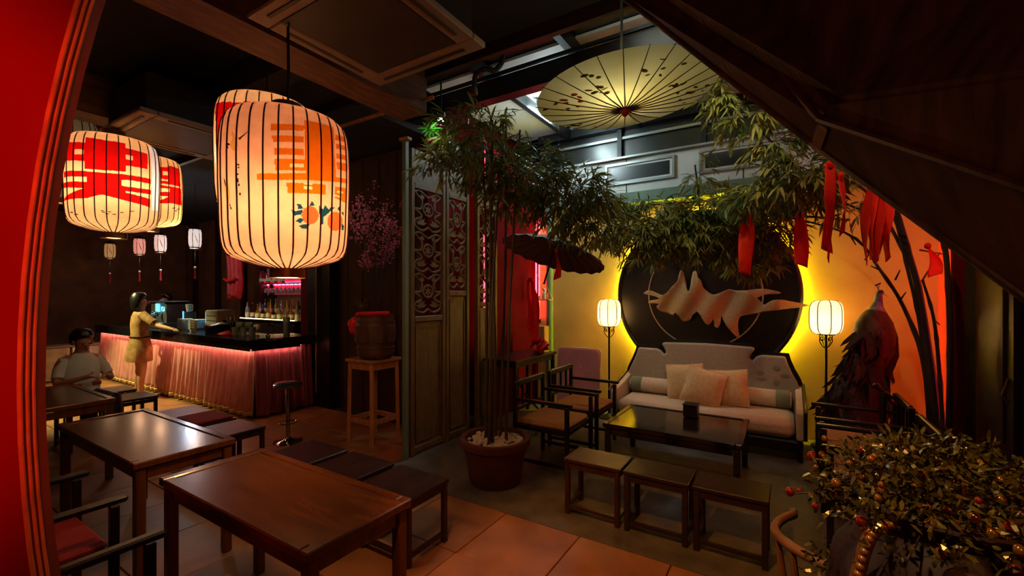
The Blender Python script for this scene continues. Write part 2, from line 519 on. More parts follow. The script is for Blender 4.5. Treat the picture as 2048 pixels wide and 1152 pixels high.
# floor: a grout bed with single tiles for the dining room, a concrete bed for the courtyard
floor = wbox('floor', 'grout', -14.5, 4.2, -1.6, 5.8, -0.12, -0.012, label='brown square floor tiles of the dining room')
tile_me = MB().box((0, 0, -0.01), (0.594, 0.594, 0.02), 0.004).mesh('tile')
tile_me.materials.append(M['tile'])
BOUND = 2.80
def in_view(p, margin=60):
    if p.y < 0.35: return False
    x = 1024 + F * p.x / p.y; y = HOR + F * (EYE - p.z) / p.y
    return -margin < x < 2048 + margin and -margin < y < 1152 + margin
i0 = int(-14.4 / 0.6)
for i in range(i0, 7):
    for j in range(-3, 10):
        cu_, cv_ = i * 0.6 + 0.3, j * 0.6 + 0.1
        if cv_ + 0.3 > (BOUND + 0.02 if cu_ > -3.3 else 4.4): continue
        if not any(in_view(uv(cu_ + a, cv_ + b)) for a in (-.3, .3) for b in (-.3, .3)): continue
        t = put('tile', tile_me, None, floor)
        t.location = (cu_, cv_, random.uniform(-0.0015, 0.0))
        t.rotation_euler = (random.uniform(-.002, .002), random.uniform(-.002, .002), 0)
fc = wbox('floor_courtyard', 'concrete', -3.3, 1.3, BOUND, 6.1, -0.11, 0.0, label='grey pebbly concrete floor of the courtyard')
# main ceiling, beams
ceil = wbox('ceiling', 'ceiling_black', -14.5, 3.5, -2.0, BOUND, 3.6, 3.7, label='black ceiling over the dining room')
wbox('ceiling_bar', 'ceiling_black', -14.5, -3.75, BOUND, 5.7, 3.6, 3.7, label='black ceiling over the bar')
for i, (u0, u1, zb) in enumerate(((-2.92, -2.61, 3.2), (-5.5, -5.2, 3.25), (-8.0, -7.7, 3.25), (-10.5, -10.2, 3.25), (0.0, 0.3, 3.2))):
    wbox('trim_%d' % (i + 1), 'beam_wood', u0, u1, -1.9, BOUND, zb, 3.6, label='brown ceiling beam number %s from the gate side, over the dining tables' % ORD[i])
wbox('trim_6', 'dark_wood', -14.4, 2.6, BOUND - 0.02, BOUND + 0.03, 3.5, 3.62, label='long dark edge beam between dining room and courtyard')
wbox('trim_7', 'pale_wood', -3.9, -2.5, BOUND - 0.045, BOUND - 0.022, 3.29, 3.315, label='thin pale conduit below the long edge beam, over the door panels')
for i, vv in enumerate((-0.3, 1.9)):
    wbox('trim_%d' % (8 + i), 'ceiling_black', -14.4, -2.95, vv, vv + 0.18, 3.36, 3.6, label='dark cross beam under the ceiling, %s from the gate' % ORD[i])
# hoses and cables under the ceiling edge
# back wall of the courtyard
wall_back = wbox('wall_back', 'wall_yellow', -3.3, 1.35, 6.05, 6.2, -0.1, 2.98, label='yellow plaster wall behind the sofa')
wbox('trim_10', 'pipe_green', -3.3, 1.35, 5.93, 6.2, 2.90, 3.05, label='grey green ledge on top of the yellow wall')
upper = wbox('wall_upper', 'wall_white', -3.3, 1.35, 6.06, 6.2, 3.05, 3.55, label='white upper wall band with framed panels above the ledge')
for k, (ua, ub) in enumerate(((-2.2, -1.25), (-0.95, 0.0), (0.25, 1.2))):
    f = MB()
    za, zb = 3.2, 3.5
    for (x0, x1, z0, z1) in ((ua, ub, za, za + .03), (ua, ub, zb - .03, zb), (ua, ua + .03, za + .03, zb - .03), (ub - .03, ub, za + .03, zb - .03)):
        f.box(((x0 + x1) / 2, 6.045, (z0 + z1) / 2), (x1 - x0, .03, z1 - z0))
    fo = f.build('panel_frame', 'metal_pale', upper)
    MB().box(((ua + ub) / 2, 6.052, (za + zb) / 2), (ub - ua - .14, .012, zb - za - .12)).build('pane', 'clerestory_glass', fo)
    MB().box(((ua + ub) / 2, 6.056, (za + zb) / 2), (ub - ua - .06, .008, zb - za - .06)).build('panel', 'wall_white', fo)
for k, ux in enumerate((-1.9, -0.45, 0.6)):
    MB().box((ux, 6.058, 3.3), (.012, .006, .5)).build('joint_strip', 'metal_dark', upper)
wbox('trim_11', 'metal_pale', -3.3, 1.35, 5.99, 6.2, 3.55, 3.575, label='bright metal edge on top of the white wall band')
cl = wbox('window_1', 'clerestory_glass', -3.3, 1.35, 6.12, 6.16, 3.575, 4.1, label='dark clerestory window strip under the courtyard roof')
MB().box((-0.97, 6.09, 3.86), (4.6, .04, .035)).build('transom', 'metal_pale', cl)
MB().box((-0.97, 6.05, 4.04), (4.6, .10, .12)).build('head_frame', 'metal_dark', cl)
for ux in (-3.1, -2.0, -0.9, 0.2):
    MB().box((ux, 6.08, 3.84), (.06, .06, .52)).build('mullion', 'metal_dark', cl)
# courtyard roof: white panels carried on dark joists
roof = wbox('ceiling_courtyard', 'metal_dark', -3.75, 1.4, BOUND + .16, 6.3, 4.14, 4.2, label='white panelled roof over the courtyard')
ru = [-3.7, -2.75, -1.75, -0.7, 0.3, 1.35]
for a, b in zip(ru[:-1], ru[1:]):
    for va, vb in ((BOUND + .2, 3.7), (3.9, 5.0), (5.02, 6.1)):
        MB().box(((a + b) / 2, (va + vb) / 2, 4.12), (b - a - .06, vb - va, .03)).build('panel', 'roof_white', roof)
for a in ru[1:-1]:
    MB().box((a, 4.55, 4.04), (.07, 3.2, .14)).build('joist', 'metal_dark', roof)
MB().box((-1.2, 3.8, 3.78), (5.1, .13, .2)).build('cross_beam', 'black_wood', roof)
MB().box((-1.2, 3.72, 3.9), (5.1, .03, .03)).build('rail', 'metal_dark', roof)
# side walls
wbox('wall_right', 'wall_black', 1.16, 1.28, 3.0, 4.72, -0.1, 4.2, label='dark brown right side wall of the courtyard')
wbox('wall_right_far', 'wall_red_lit', 1.3, 1.42, 4.3, 6.2, -0.1, 4.2, label='side wall in the corner behind the pillar, red light painted into its colour')
wbox('wall_left', 'wall_red', -3.42, -3.32, 4.85, 6.2, -0.1, 3.6, label='red wall beside the neon tubes')
wbox('wall_passage', 'wall_red', -3.86, -3.76, 4.05, 6.2, -0.1, 4.2, label='red passage wall behind the carved door panels')
part = wbox('wall_partition', 'wall_dark', -6.6, -3.87, 4.2, 4.3, -0.1, 3.6, label='dark boarded partition behind the urn')
for k in range(7):
    a = -6.13 + k * 0.34
    MB().box((a + .17, 4.19, 1.75), (.325, .03, 3.6), 0.004).build('board', 'wall_dark', part)
MB().box((-6.36, 4.185, 1.75), (.44, .04, 3.6)).build('panel', 'wall_maroon', part)
wbox('trim_12', 'black_wood', -6.14, -5.62, 4.0, 4.17, 0, 3.6, label='dark square post at the end of the bar')
wbox('trim_13', 'pale_wood', -5.93, -5.915, 3.985, 3.999, 0.2, 2.2, label='thin pale line on the dark post by the bar')
wb = wbox('wall_bar', 'wall_brown', -14.4, -6.5, 5.6, 5.7, -0.1, 3.6, label='brown boarded wall behind the bar')
for k in range(6):
    MB().box((-13.6 + k * 1.25, 5.56, 1.8), (.16, .08, 3.6)).build('post', 'dark_wood', wb)
wbox('wall_bar_side', 'wall_maroon', -6.62, -6.52, 4.3, 5.6, -0.1, 3.6, label='maroon side wall at the end of the bottle shelves')
we = wbox('wall_end', 'wall_brown', -14.4, -14.3, -2, 5.6, -0.1, 3.6, label='brown far end wall of the dining room')
wbox('wall_dining', 'wall_brown', -14.4, -2.2, -2.0, -1.9, -0.1, 3.6, label='brown long wall of the dining room')

# moon gate of the front room (the photograph is taken through it)
GY, GC, GR = 0.62, (1.144, 1.521), 1.839
g = MB()
N = 96
a0, a1 = R(90), R(270)
angs = [R(-56) + (R(236) - R(-56)) * i / N for i in range(N + 1)]
def edge_out(a):
    c, s_ = math.cos(a), math.sin(a)
    t = 9
    if c > 1e-6: t = min(t, (4.2 - GC[0]) / c)
    if c < -1e-6: t = min(t, (-1.9 - GC[0]) / c)
    if s_ > 1e-6: t = min(t, (3.6 - GC[1]) / s_)
    if s_ < -1e-6: t = min(t, (-0.02 - GC[1]) / s_)
    return max(t, GR + 0.001)
vs = []; fs = []
for i, a in enumerate(angs):
    c, s_ = math.cos(a), math.sin(a); t = edge_out(a)
    for y in (GY, GY + 0.03):
        vs.append((GC[0] + GR * c, y, GC[1] + GR * s_)); vs.append((GC[0] + t * c, y, GC[1] + t * s_))
for i in range(N):
    k = i * 4; q = k + 4
    fs += [(k, k + 1, q + 1, q), (k + 2, q + 2, q + 3, k + 3), (k, q, q + 2, k + 2), (k + 1, k + 3, q + 3, q + 1)]
g.add(vs, fs)
gate = g.build('wall_gate', 'lacquer_red', kind='structure', label='red lacquered wall with round moon gate opening', smooth=True)
def arc_band(r0, r1, y0, y1, name, m, a_from=-56, a_to=236):
    b = MB()
    rg = []
    for i in range(121):
        a = R(a_from) + (R(a_to) - R(a_from)) * i / 120
        c, s_ = math.cos(a), math.sin(a)
        rg.append([Vector((GC[0] + r * c, y, GC[1] + r * s_)) for r, y in ((r0, y0), (r1, y0), (r1, y1), (r0, y1))])
    b.rings(rg)
    return b.build(name, m, gate, smooth=True)
arc_band(GR - 0.003, GR + 0.01, GY + 0.017, GY + 0.032, 'moulding_edge', 'mould_red')
arc_band(GR - 0.0045, GR + 0.002, GY + 0.0145, GY + 0.0168, 'moulding_bead', 'mould_gilt')
arc_band(GR - 0.001, GR + 0.002, GY + 0.0095, GY + 0.0145, 'moulding_cove', 'mould_red')
arc_band(GR - 0.004, GR + 0.002, GY + 0.0065, GY + 0.009, 'moulding_bead', 'mould_gilt')
arc_band(GR - 0.001, GR + 0.002, GY + 0.002, GY + 0.0065, 'moulding_cove', 'mould_red')
arc_band(GR - 0.003, GR + 0.003, GY - 0.001, GY + 0.0012, 'moulding_bead', 'mould_gilt')

# stair of the front room seen from below
st = thing('staircase', 'dark wooden stair rising overhead, seen from below', 'staircase', (0, 0, 0))
def pp(px, py, Y):
    return Vector(((px - 1024) / F * Y, Y, EYE - (py - HOR) / F * Y))
L0, L1, L2 = pp(1215, -30, 2.05), pp(1622, 285, 1.62), pp(2110, 640, 1.18)
U0, U1, U2 = pp(1400, -30, 1.92), pp(1637, 238, 1.54), pp(2110, 395, 1.06)
S0, S1, S2 = pp(1660, -330, 1.75), pp(2150, -120, 1.2), pp(2330, 160, 0.92)
SN = Vector((.45, -.5, .74)).normalized()
def slab(pts, th, name, m, parent, off=0.0):
    n = SN
    lo = [p + n * off for p in pts]; hi = [p + n * (off + th) for p in pts]
    k = len(pts)
    b = MB().add(lo + hi, [(0, 1, 2), (0, 2, 3), (k, k + 1, k + 2), (k, k + 2, k + 3)] + [(i, (i + 1) % k, k + (i + 1) % k, k + i) for i in range(k)])
    return b.build(name, m, parent)
slab([L0, L1, U1, U0], 0.09, 'stringer', 'stair_wood', st)
slab([L1, L2, U2, U1], 0.09, 'stringer', 'stair_wood', st)
slab([U0, U1, S1, S0], 0.03, 'soffit', 'stair_wood', st, 0.05)
slab([U1, U2, S2, S1], 0.03, 'soffit', 'stair_wood', st, 0.05)
def bead(a, b, r, name='bead'):
    MB().tube([a, b], r, 8).build(name, 'stair_wood', st, smooth=True)
bead(L0, L1, 0.012, 'edge_moulding'); bead(L1, L2, 0.012, 'edge_moulding'); bead(U0, U1, 0.014, 'edge_moulding'); bead(U1, U2, 0.014, 'edge_moulding')
dn = Vector((0, 0, -0.02))
e1 = (U1 - L1).normalized(); sd = (L2 - L1).normalized() * 0.04
b = MB(); q = [L1 - e1 * .005, L1 - e1 * .005 + sd, U1 + sd, U1]
b.add([p + dn for p in q] + [p + Vector((0, 0, .04)) for p in q], [(0, 1, 2, 3), (4, 5, 6, 7), (0, 1, 5, 4), (1, 2, 6, 5), (2, 3, 7, 6), (3, 0, 4, 7)])
b.build('joint_block', 'rattan', st, bevel=0.004)

# right wall: red pillar, panelled door
wbox('trim_14', 'wall_red', 1.04, 1.1, 4.46, 4.52, 0, 3.6, label='dark red square pillar in front of the right wall')
d = wbox('door_1', 'black_wood', 1.13, 1.18, 3.75, 4.36, 0, 2.5, label='dark door in the right courtyard wall')
MB().box((1.125, 4.05, 1.5), (.02, .4, 1.5)).build('door_panel', 'dark_wood', d)
MB().tube([(1.125, 3.8, 1.0), (1.10, 3.8, 1.05), (1.125, 3.8, 1.15)], 0.008).build('handle', 'brass_dark', d)

# corner pipe and red tubes
MB().tube([(0, 0, 0), (0, 0, 3.5)], 0.055, 14).build('pipe', 'pipe_green', None, uv(-3.05, 5.97, 0), smooth=True, label='grey green vertical pipe in the corner by the red tubes', cat='pipe')
def neon(u, v, z0, z1, label, m='tube_red'):
    t = thing('neon_tube', label, 'tube light', uv(u, v, 0), RZ)
    MB().tube([(0, 0, z0), (0, 0, z1)], 0.012, 10).build('tube', m, t, smooth=True)
    for z in (z0, z1):
        MB().lathe([(.024, -.03), (.024, .03)], 12, (0, 0, z)).build('end_cap', 'metal_dark', t, smooth=True)
    return t
neon(-3.24, 5.88, 1.25, 2.9, 'red neon tube on the red wall, the one farther from the pipe')
neon(-3.24, 5.98, 1.25, 2.9, 'red neon tube on the red wall, the one closer to the pipe')
neon(-3.58, 5.0, 0.9, 3.7, 'red neon tube in the passage behind the carved door panels', 'tube_red_dim')
neon(1.22, 4.8, 0.4, 3.3, 'red neon tube hidden behind the red pillar at the branches', 'tube_red_strong')

# ================================================================== BIG LANTERNS
CREAM = lin('#efc492'); 
PROF = [(.27, -.10), (.48, -.078), (.70, -.05), (.83, -.026), (.90, -.005), (.945, .03), (.97, .08), (.99, .18), (1.0, .36), (1.01, .5), (1.012, .66), (1.0, .8), (.975, .89), (.93, .95), (.85, .985), (.7, 1.0), (.45, 1.03), (.22, 1.045)]
def prof_r(h):
    for (r0, h0), (r1, h1) in zip(PROF[:-1], PROF[1:]):
        if h0 <= h <= h1: return r0 + (r1 - r0) * (h - h0) / (h1 - h0)
    return PROF[-1][0]
def inside(x, y, poly):
    c = False; n = len(poly); j = n - 1
    for i in range(n):
        if (poly[i][1] > y) != (poly[j][1] > y) and x < (poly[j][0] - poly[i][0]) * (y - poly[i][1]) / (poly[j][1] - poly[i][1]) + poly[i][0]: c = not c
        j = i
    return c
def big_lantern(label, X, Y, z0, Rr, H, base, prints, fine, estr, power, ribs=26, down=2, cord_top=3.6, paper_mat=None, hz=None):
    """prints: (colour, polygon of (degrees from the side that faces the gate, height fraction))"""
    t = thing('paper_lantern', label, 'lantern', (X, Y, z0), math.atan2(-Y, -X), 'big painted paper lanterns')
    nth, nh = fine
    ths = [-112 + 224 * i / nth for i in range(nth + 1)] + [112 + (248 - 112) * i / 24 for i in range(1, 24)]
    hs = [PROF[0][1] + (PROF[-1][1] - PROF[0][1]) * j / nh for j in range(nh + 1)]
    n = len(ths)
    vs = []
    for h in hs:
        r = prof_r(h) * Rr
        for th in ths:
            a = R(th); vs.append((r * math.cos(a), r * math.sin(a), h * H))
    fs = []; cols = []
    bbs = [(c, p, min(q[0] for q in p), max(q[0] for q in p), min(q[1] for q in p), max(q[1] for q in p)) for c, p in prints]
    for j in range(nh):
        hc = (hs[j] + hs[j + 1]) / 2
        for i in range(n):
            i2 = (i + 1) % n
            fs.append((j * n + i, j * n + i2, (j + 1) * n + i2, (j + 1) * n + i))
            tcn = (ths[i] + (ths[i2] if i2 else ths[i] + 4)) / 2
            cc = base
            for c, p, x0, x1, y0, y1 in bbs:
                if x0 <= tcn <= x1 and y0 <= hc <= y1 and inside(tcn, hc, p): cc = c
            cols.append(cc)
    me = bpy.data.meshes.new('shade'); me.from_pydata(vs, [], fs)
    at = me.attributes.new('paint', 'FLOAT_COLOR', 'FACE')
    at.data.foreach_set('color', [x for c in cols for x in (*c, 1.0)])
    me.polygons.foreach_set('use_smooth', [True] * len(me.polygons))
    me.materials.append(M[paper_mat])
    put('shade', me, None, t)
    rib = MB().tube([(prof_r(h) * Rr + .002, 0, h * H) for h in [PROF[0][1] + (PROF[-1][1] - PROF[0][1]) * k / 26 for k in range(27)]], 0.0042, 5).mesh('rib', True)
    rib.materials.append(M['rib_dark'])
    for k in range(ribs):
        put('rib', rib, None, t, rot=2 * math.pi * (k + .4) / ribs)
    MB().lathe([(.27 * Rr, -.05), (.29 * Rr, -.05), (.29 * Rr, .0), (.27 * Rr, .0)], 24, (0, 0, PROF[0][1] * H)).build('bottom_ring', 'brass_dark', t, smooth=True)
    MB().lathe([(.20 * Rr, 0), (.25 * Rr, 0), (.25 * Rr, .05), (.2 * Rr, .05)], 24, (0, 0, PROF[-1][1] * H)).build('top_ring', 'brass_dark', t, smooth=True)
    MB().tube([(0, 0, H * 1.02), (.004, .004, H * 1.2), (0, 0, cord_top - z0)], 0.007, 6).build('cord', 'cord', t)
    MB().tube([(.05, 0, H * 1.04), (.045, .01, H * 1.3), (.02, .0, cord_top - z0)], 0.0035, 6).build('wire', 'cord', t)
    hb = H * (hz if hz is not None else .4)
    bo = MB().ball((0, 0, hb), (.03, .03, .04), 12, 8).build('bulb', 'bulb', t, smooth=True)
    MB().tube([(0, 0, hb + .03), (0, 0, H * 1.03)], .012, 8).build('lamp_holder', 'cord', t)
    l = lamp('lantern_light', 'POINT', (0, 0, 0), power, (1.0, 0.56, 0.32), shadow_soft_size=0.05)
    l.parent = t; l.location = (Rr * .3, 0, hb)
    l = lamp('lantern_downlight', 'POINT', (0, 0, 0), down, (1.0, 0.52, 0.22), shadow_soft_size=0.06)
    l.parent = t; l.location = (0, 0, PROF[0][1] * H - .06)
    return t
paper('paper_cream', 0.30)
paper('paper_far', 0.45)
paper('paper_dim', 0.12)
O, C_, T, G, K, A, RD, S = lin('#dd6a0c'), CREAM, lin('#143c46'), lin('#d89a4a'), lin('#3a2418'), lin('#e8622c'), lin('#c80c0c'), lin('#dfe6ff')
PR1 = [
    (O, [(-12.9, 0.816), (13.6, 0.84), (13.5, 0.802), (-12.6, 0.772)]),
    (O, [(-11.9, 0.739), (13.4, 0.763), (13.4, 0.724), (-11.4, 0.697)]),
    (O, [(-10.5, 0.658), (13.4, 0.679), (13.4, 0.637), (-10.1, 0.615)]),
    (O, [(-10.1, 0.588), (14, 0.61), (14, 0.535), (-9.5, 0.514)]),
    (C_, [(2, 0.567), (13.3, 0.582), (13.3, 0.556), (2, 0.545)]),
    (O, [(13.8, 0.878), (44.7, 0.902), (44.1, 0.705), (46.3, 0.515), (14.7, 0.476), (14.2, 0.608), (13.8, 0.742)]),
    (O, [(-24.4, 0.487), (-4.9, 0.497), (14.7, 0.52), (29.8, 0.526), (68.9, 0.575), (69, 0.543), (29.8, 0.49), (14.7, 0.475), (-4.7, 0.455), (-24.1, 0.448)]),
    (O, [(46.4, 0.852), (69.2, 0.888), (68.2, 0.85), (46.1, 0.812)]),
    (O, [(46.9, 0.788), (69.4, 0.82), (68.5, 0.785), (46.9, 0.753)]),
    (O, [(47, 0.717), (69.1, 0.751), (68.4, 0.713), (47, 0.682)]),
    (O, [(46.8, 0.658), (69.9, 0.691), (69.4, 0.628), (47.4, 0.606)]),
    (O, [(-0.8, 0.441), (12, 0.451), (33.3, 0.47), (33.5, 0.402), (0.1, 0.374)]),
    (C_, [(12.7, 0.455), (20.8, 0.461), (20.8, 0.456), (20.5, 0.419), (12.7, 0.413)]),
    (O, [(12.7, 0.444), (20.8, 0.45), (20.8, 0.439), (12.7, 0.433)]),
    (O, [(44.5, 0.477), (67.9, 0.504), (69.6, 0.386), (44.9, 0.396)]),
    (C_, [(47.7, 0.453), (58.6, 0.464), (58.8, 0.451), (47.8, 0.439)]),
    (C_, [(44.8, 0.42), (54.7, 0.423), (54.8, 0.412), (44.9, 0.408)]),
    (A, [(26.9, 0.251), (26.4, 0.23), (25, 0.21), (22.9, 0.194), (20.3, 0.184), (17.6, 0.182), (15.2, 0.187), (13.2, 0.199), (11.9, 0.216), (11.5, 0.237), (11.9, 0.258), (13.1, 0.277), (15.1, 0.292), (17.5, 0.302), (20.1, 0.305), (22.7, 0.3), (24.9, 0.289), (26.3, 0.272)]),
    (A, [(59.2, 0.247), (58.4, 0.222), (55.8, 0.198), (52.2, 0.178), (48.3, 0.166), (44.4, 0.162), (41, 0.166), (38.3, 0.179), (36.6, 0.197), (36, 0.219), (36.5, 0.243), (38, 0.265), (40.5, 0.283), (43.7, 0.295), (47.5, 0.3), (51.5, 0.297), (55.3, 0.287), (58.1, 0.269)]),
    (T, [(2.7, 0.271), (6.7, 0.26), (12.1, 0.276), (11.5, 0.242), (5.4, 0.23)]),
    (T, [(7.6, 0.31), (10.7, 0.31), (13.1, 0.282), (8.7, 0.276)]),
    (T, [(6.1, 0.194), (10.1, 0.219), (13.6, 0.211), (10.8, 0.184)]),
    (T, [(9.2, 0.164), (14.3, 0.182), (19.1, 0.182), (15.1, 0.148), (11.6, 0.151)]),
    (T, [(17.8, 0.303), (20.4, 0.343), (23, 0.314)]),
    (T, [(26.9, 0.325), (31.1, 0.296), (33.4, 0.33), (37.5, 0.304), (39.4, 0.324), (45.5, 0.33), (39.5, 0.295), (37.6, 0.281), (32.1, 0.246), (31.4, 0.194), (28.8, 0.186), (28.4, 0.23), (27.3, 0.269)]),
    (T, [(49.2, 0.32), (51.4, 0.349), (53.9, 0.314)]),
    (T, [(55.5, 0.305), (61, 0.321), (60.5, 0.287)]),
    (T, [(56.9, 0.231), (62.6, 0.217), (61.2, 0.185), (56.6, 0.179)]),
    (G, [(-49.9, 0.78), (-46.6, 0.755), (-43.9, 0.714), (-41.9, 0.68), (-43.2, 0.644), (-47, 0.641), (-51.3, 0.672), (-50.4, 0.704), (-48.4, 0.718)]),
    (K, [(-42.1, 0.722), (-36, 0.744), (-31.4, 0.77), (-34.4, 0.744), (-40, 0.708)]),
    (K, [(-55.8, 0.705), (-51, 0.694), (-50.9, 0.683), (-54.1, 0.686), (-52.5, 0.657), (-55.5, 0.672)]),
    (G, [(-59.7, 0.465), (-55.3, 0.445), (-52.4, 0.399), (-52.3, 0.346), (-54.4, 0.304), (-58.4, 0.35), (-59.6, 0.416)]),
    (K, [(-61.5, 0.478), (-58.6, 0.464), (-57.9, 0.415), (-60, 0.438)]),
    (K, [(-53.9, 0.314), (-52.1, 0.302), (-49.8, 0.264), (-51.6, 0.265)]),
    (K, [(-43.3, 0.555), (-40.5, 0.554), (-40.5, 0.543), (-43.3, 0.545)]),
    (K, [(-42.2, 0.535), (-40.5, 0.534), (-40.5, 0.526), (-42.2, 0.527)]),
    (K, [(-42.7, 0.494), (-41.1, 0.493), (-41.1, 0.483), (-42.7, 0.483)]),
    (K, [(-42.8, 0.462), (-41, 0.461), (-41.1, 0.435), (-42.9, 0.436)]),
    (K, [(-41.7, 0.429), (-40.3, 0.428), (-40.4, 0.409), (-41.8, 0.41)]),
    (K, [(-40.7, 0.369), (-39, 0.368), (-39.1, 0.349), (-40.8, 0.35)])]
PR2 = [
    (RD, [(-75.2, 0.889), (-32.8, 0.841), (-9.3, 0.861), (-9.1, 0.669), (-9.1, 0.481), (-32, 0.473), (-67.2, 0.504), (-67.2, 0.686)]),
    (S, [(-70, 0.508), (-55.1, 0.487), (-56.1, 0.33), (-72.5, 0.351)])]
PR3 = [
    (RD, [(-33.6, 0.897), (-9.2, 0.883), (13.9, 0.889), (13.4, 0.562), (-9.6, 0.546), (-33.5, 0.546), (-32.9, 0.719)]),
    (RD, [(-76.6, 0.849), (-32.7, 0.835), (-32.7, 0.629), (-72.9, 0.641)]),
    (C_, [(-48.5, 0.756), (-35.5, 0.76), (-35.3, 0.704), (-48.1, 0.701)]),
    (RD, [(13.7, 0.837), (45.1, 0.834), (43.7, 0.651), (14.1, 0.635)]),
    (C_, [(13.8, 0.757), (22.8, 0.761), (22.7, 0.71), (14.1, 0.704)]),
    (RD, [(-73.2, 0.527), (-31.1, 0.519), (-31.3, 0.457), (-73.9, 0.465)]),
    (RD, [(-31.1, 0.515), (-8.6, 0.516), (13.4, 0.531), (13.6, 0.234), (-13.7, 0.275), (-31.8, 0.223)]),
    (RD, [(-31.4, 0.402), (-78.9, 0.408), (-80.8, 0.351), (-35.2, 0.332), (-86.5, 0.202), (-31, 0.224)]),
    (RD, [(12.6, 0.529), (49.8, 0.547), (50.4, 0.488), (12.7, 0.472)]),
    (C_, [(9.3, 0.464), (13.4, 0.468), (13.5, 0.391), (9.3, 0.399)]),
    (RD, [(7.6, 0.396), (26.3, 0.4), (50.8, 0.418), (51.1, 0.362), (10.6, 0.341)]),
    (RD, [(9.1, 0.339), (12.8, 0.326), (50.3, 0.304), (49.9, 0.205), (13.6, 0.234), (4.8, 0.251)]),
    (S, [(49.9, 0.928), (86.7, 1.047), (73.8, 0.83), (74.3, 0.637), (76.4, 0.422), (82.1, 0.21), (54.3, 0.173), (53.1, 0.384), (52.4, 0.594)]),
    (K, [(-15.5, 0.101), (-11.1, 0.103), (-11.1, 0.094), (-15.5, 0.091)]),
    (K, [(-13.8, 0.084), (-9.7, 0.086), (-9.7, 0.077), (-13.8, 0.074)]),
    (K, [(-9.7, 0.07), (-4.6, 0.074), (-4.6, 0.066), (-9.8, 0.062)]),
    (K, [(-6.8, 0.094), (-2.4, 0.098), (-2.4, 0.089), (-6.8, 0.086)]),
    (K, [(-2.4, 0.069), (2, 0.072), (2, 0.064), (-2.4, 0.06)]),
    (K, [(7.8, 0.099), (11.6, 0.103), (11.6, 0.093), (7.9, 0.089)]),
    (K, [(20.1, 0.127), (25.4, 0.134), (25.4, 0.125), (20.2, 0.119)]),
    (K, [(-60.4, 0.076), (-54.9, 0.074), (-55.4, 0.064), (-60.9, 0.066)]),
    (K, [(-53.3, 0.053), (-46.1, 0.052), (-46.4, 0.044), (-53.7, 0.045)])]
PR4 = [
    (RD, [(15.7, 0.804), (32.1, 0.825), (32.4, 0.856), (61, 0.866), (65.3, 0.574), (15.5, 0.549)]),
    (C_, [(22.9, 0.748), (31.7, 0.755), (31.5, 0.695), (22.7, 0.686)]),
    (C_, [(14.5, 0.615), (31.4, 0.631), (31.4, 0.606), (14.5, 0.586)]),
    (RD, [(15.5, 0.52), (68.4, 0.553), (75.7, 0.284), (38.6, 0.27), (15.8, 0.234)]),
    (C_, [(15.6, 0.477), (35.3, 0.493), (35.4, 0.444), (15.6, 0.413)]),
    (C_, [(15.7, 0.355), (34.3, 0.367), (15.8, 0.277)]),
    (K, [(43.2, 0.207), (49.7, 0.216), (49.8, 0.202), (43.3, 0.193)]),
    (K, [(53.5, 0.202), (65, 0.218), (65.1, 0.206), (53.5, 0.19)]),
    (K, [(48.3, 0.168), (56.4, 0.179), (56.7, 0.168), (48.5, 0.156)])]

big_lantern('largest cream paper lantern with orange painted character and two oranges', -1.216, 2.38, 1.865, .31, .73, lin('#efb086'), PR1, (240, 330), 0, 6, ribs=30, down=26, paper_mat='paper_cream', hz=.3)
big_lantern('paper lantern half hidden behind the largest one, red paint', -1.73, 3.10, 2.26, .31, .73, CREAM, PR2, (90, 90), 0, 5, paper_mat='paper_far')
big_lantern('cream paper lantern with bold red character and silver strip beside the gate', -3.47, 3.83, 2.264, .31, .73, CREAM, PR3, (180, 240), 0, 7, paper_mat='paper_far')
big_lantern('smaller looking paper lantern with red character behind the silver striped one', -4.25, 5.15, 2.515, .31, .73, CREAM, PR4, (120, 150), 0, 5, paper_mat='paper_far')
big_lantern('grey paper lantern mostly hidden by the red moon gate', -4.5, 4.35, 2.68, .31, .73, lin('#8a7f6c'), [(S, [(20, .45), (50, .45), (50, .62), (20, .62)])], (60, 40), 0, 1.0, down=.5, paper_mat='paper_dim')


# ================================================================== TABLES, STOOLS, CHAIRS
def table(name, label, u0, u1, v0, v1, h, group=None, m='table_wood', lip=0.05):
    W, D = u1 - u0, v1 - v0
    t = thing(name, label, 'table', uv((u0 + u1) / 2, (v0 + v1) / 2), RZ, group)
    MB().box((0, 0, h - .018), (W - .1, D - .1, .03)).build('table_top', m, t)
    for sx in (-1, 1):
        MB().box((sx * (W / 2 - lip / 2), 0, h - .016), (lip, D, .04), .006).build('top_frame', m, t)
        MB().box((0, sx * (D / 2 - lip / 2), h - .016), (W - 2 * lip - .004, lip, .04), .006).build('top_frame', m, t)
    for sy in (-1, 1):
        MB().box((0, sy * (D / 2 - .04), h - .075), (W - .14, .022, .06), .004).build('apron', m, t)
    for sx in (-1, 1):
        MB().box((sx * (W / 2 - .04), 0, h - .075), (.022, D - .14, .06), .004).build('apron', m, t)
        for sy in (-1, 1):
            MB().box((sx * (W / 2 - .04), sy * (D / 2 - .04), (h - .04) / 2), (.05, .05, h - .04), .006).build('leg', m, t)
    return t
table('dining_table', 'glossy brown dining table under the largest lantern', -2.70, -1.45, 0.94, 1.46, .72, 'brown dining tables in a row')
table('dining_table', 'dark dining table next to the glossy one, towards the bar', -4.45, -3.03, 0.94, 1.47, .72, 'brown dining tables in a row')
table('dining_table', 'farthest dark dining table beside the moon gate edge', -6.35, -5.12, 0.94, 1.47, .72, 'brown dining tables in a row')
table('coffee_table', 'low dark coffee table with pale edge in front of the sofa', -1.46, -.30, 3.93, 4.80, .45, m='lacquer_black')
bx = thing('napkin_box', 'small black wooden box standing on the coffee table', 'box', uv(-.80, 4.62, .454), RZ)
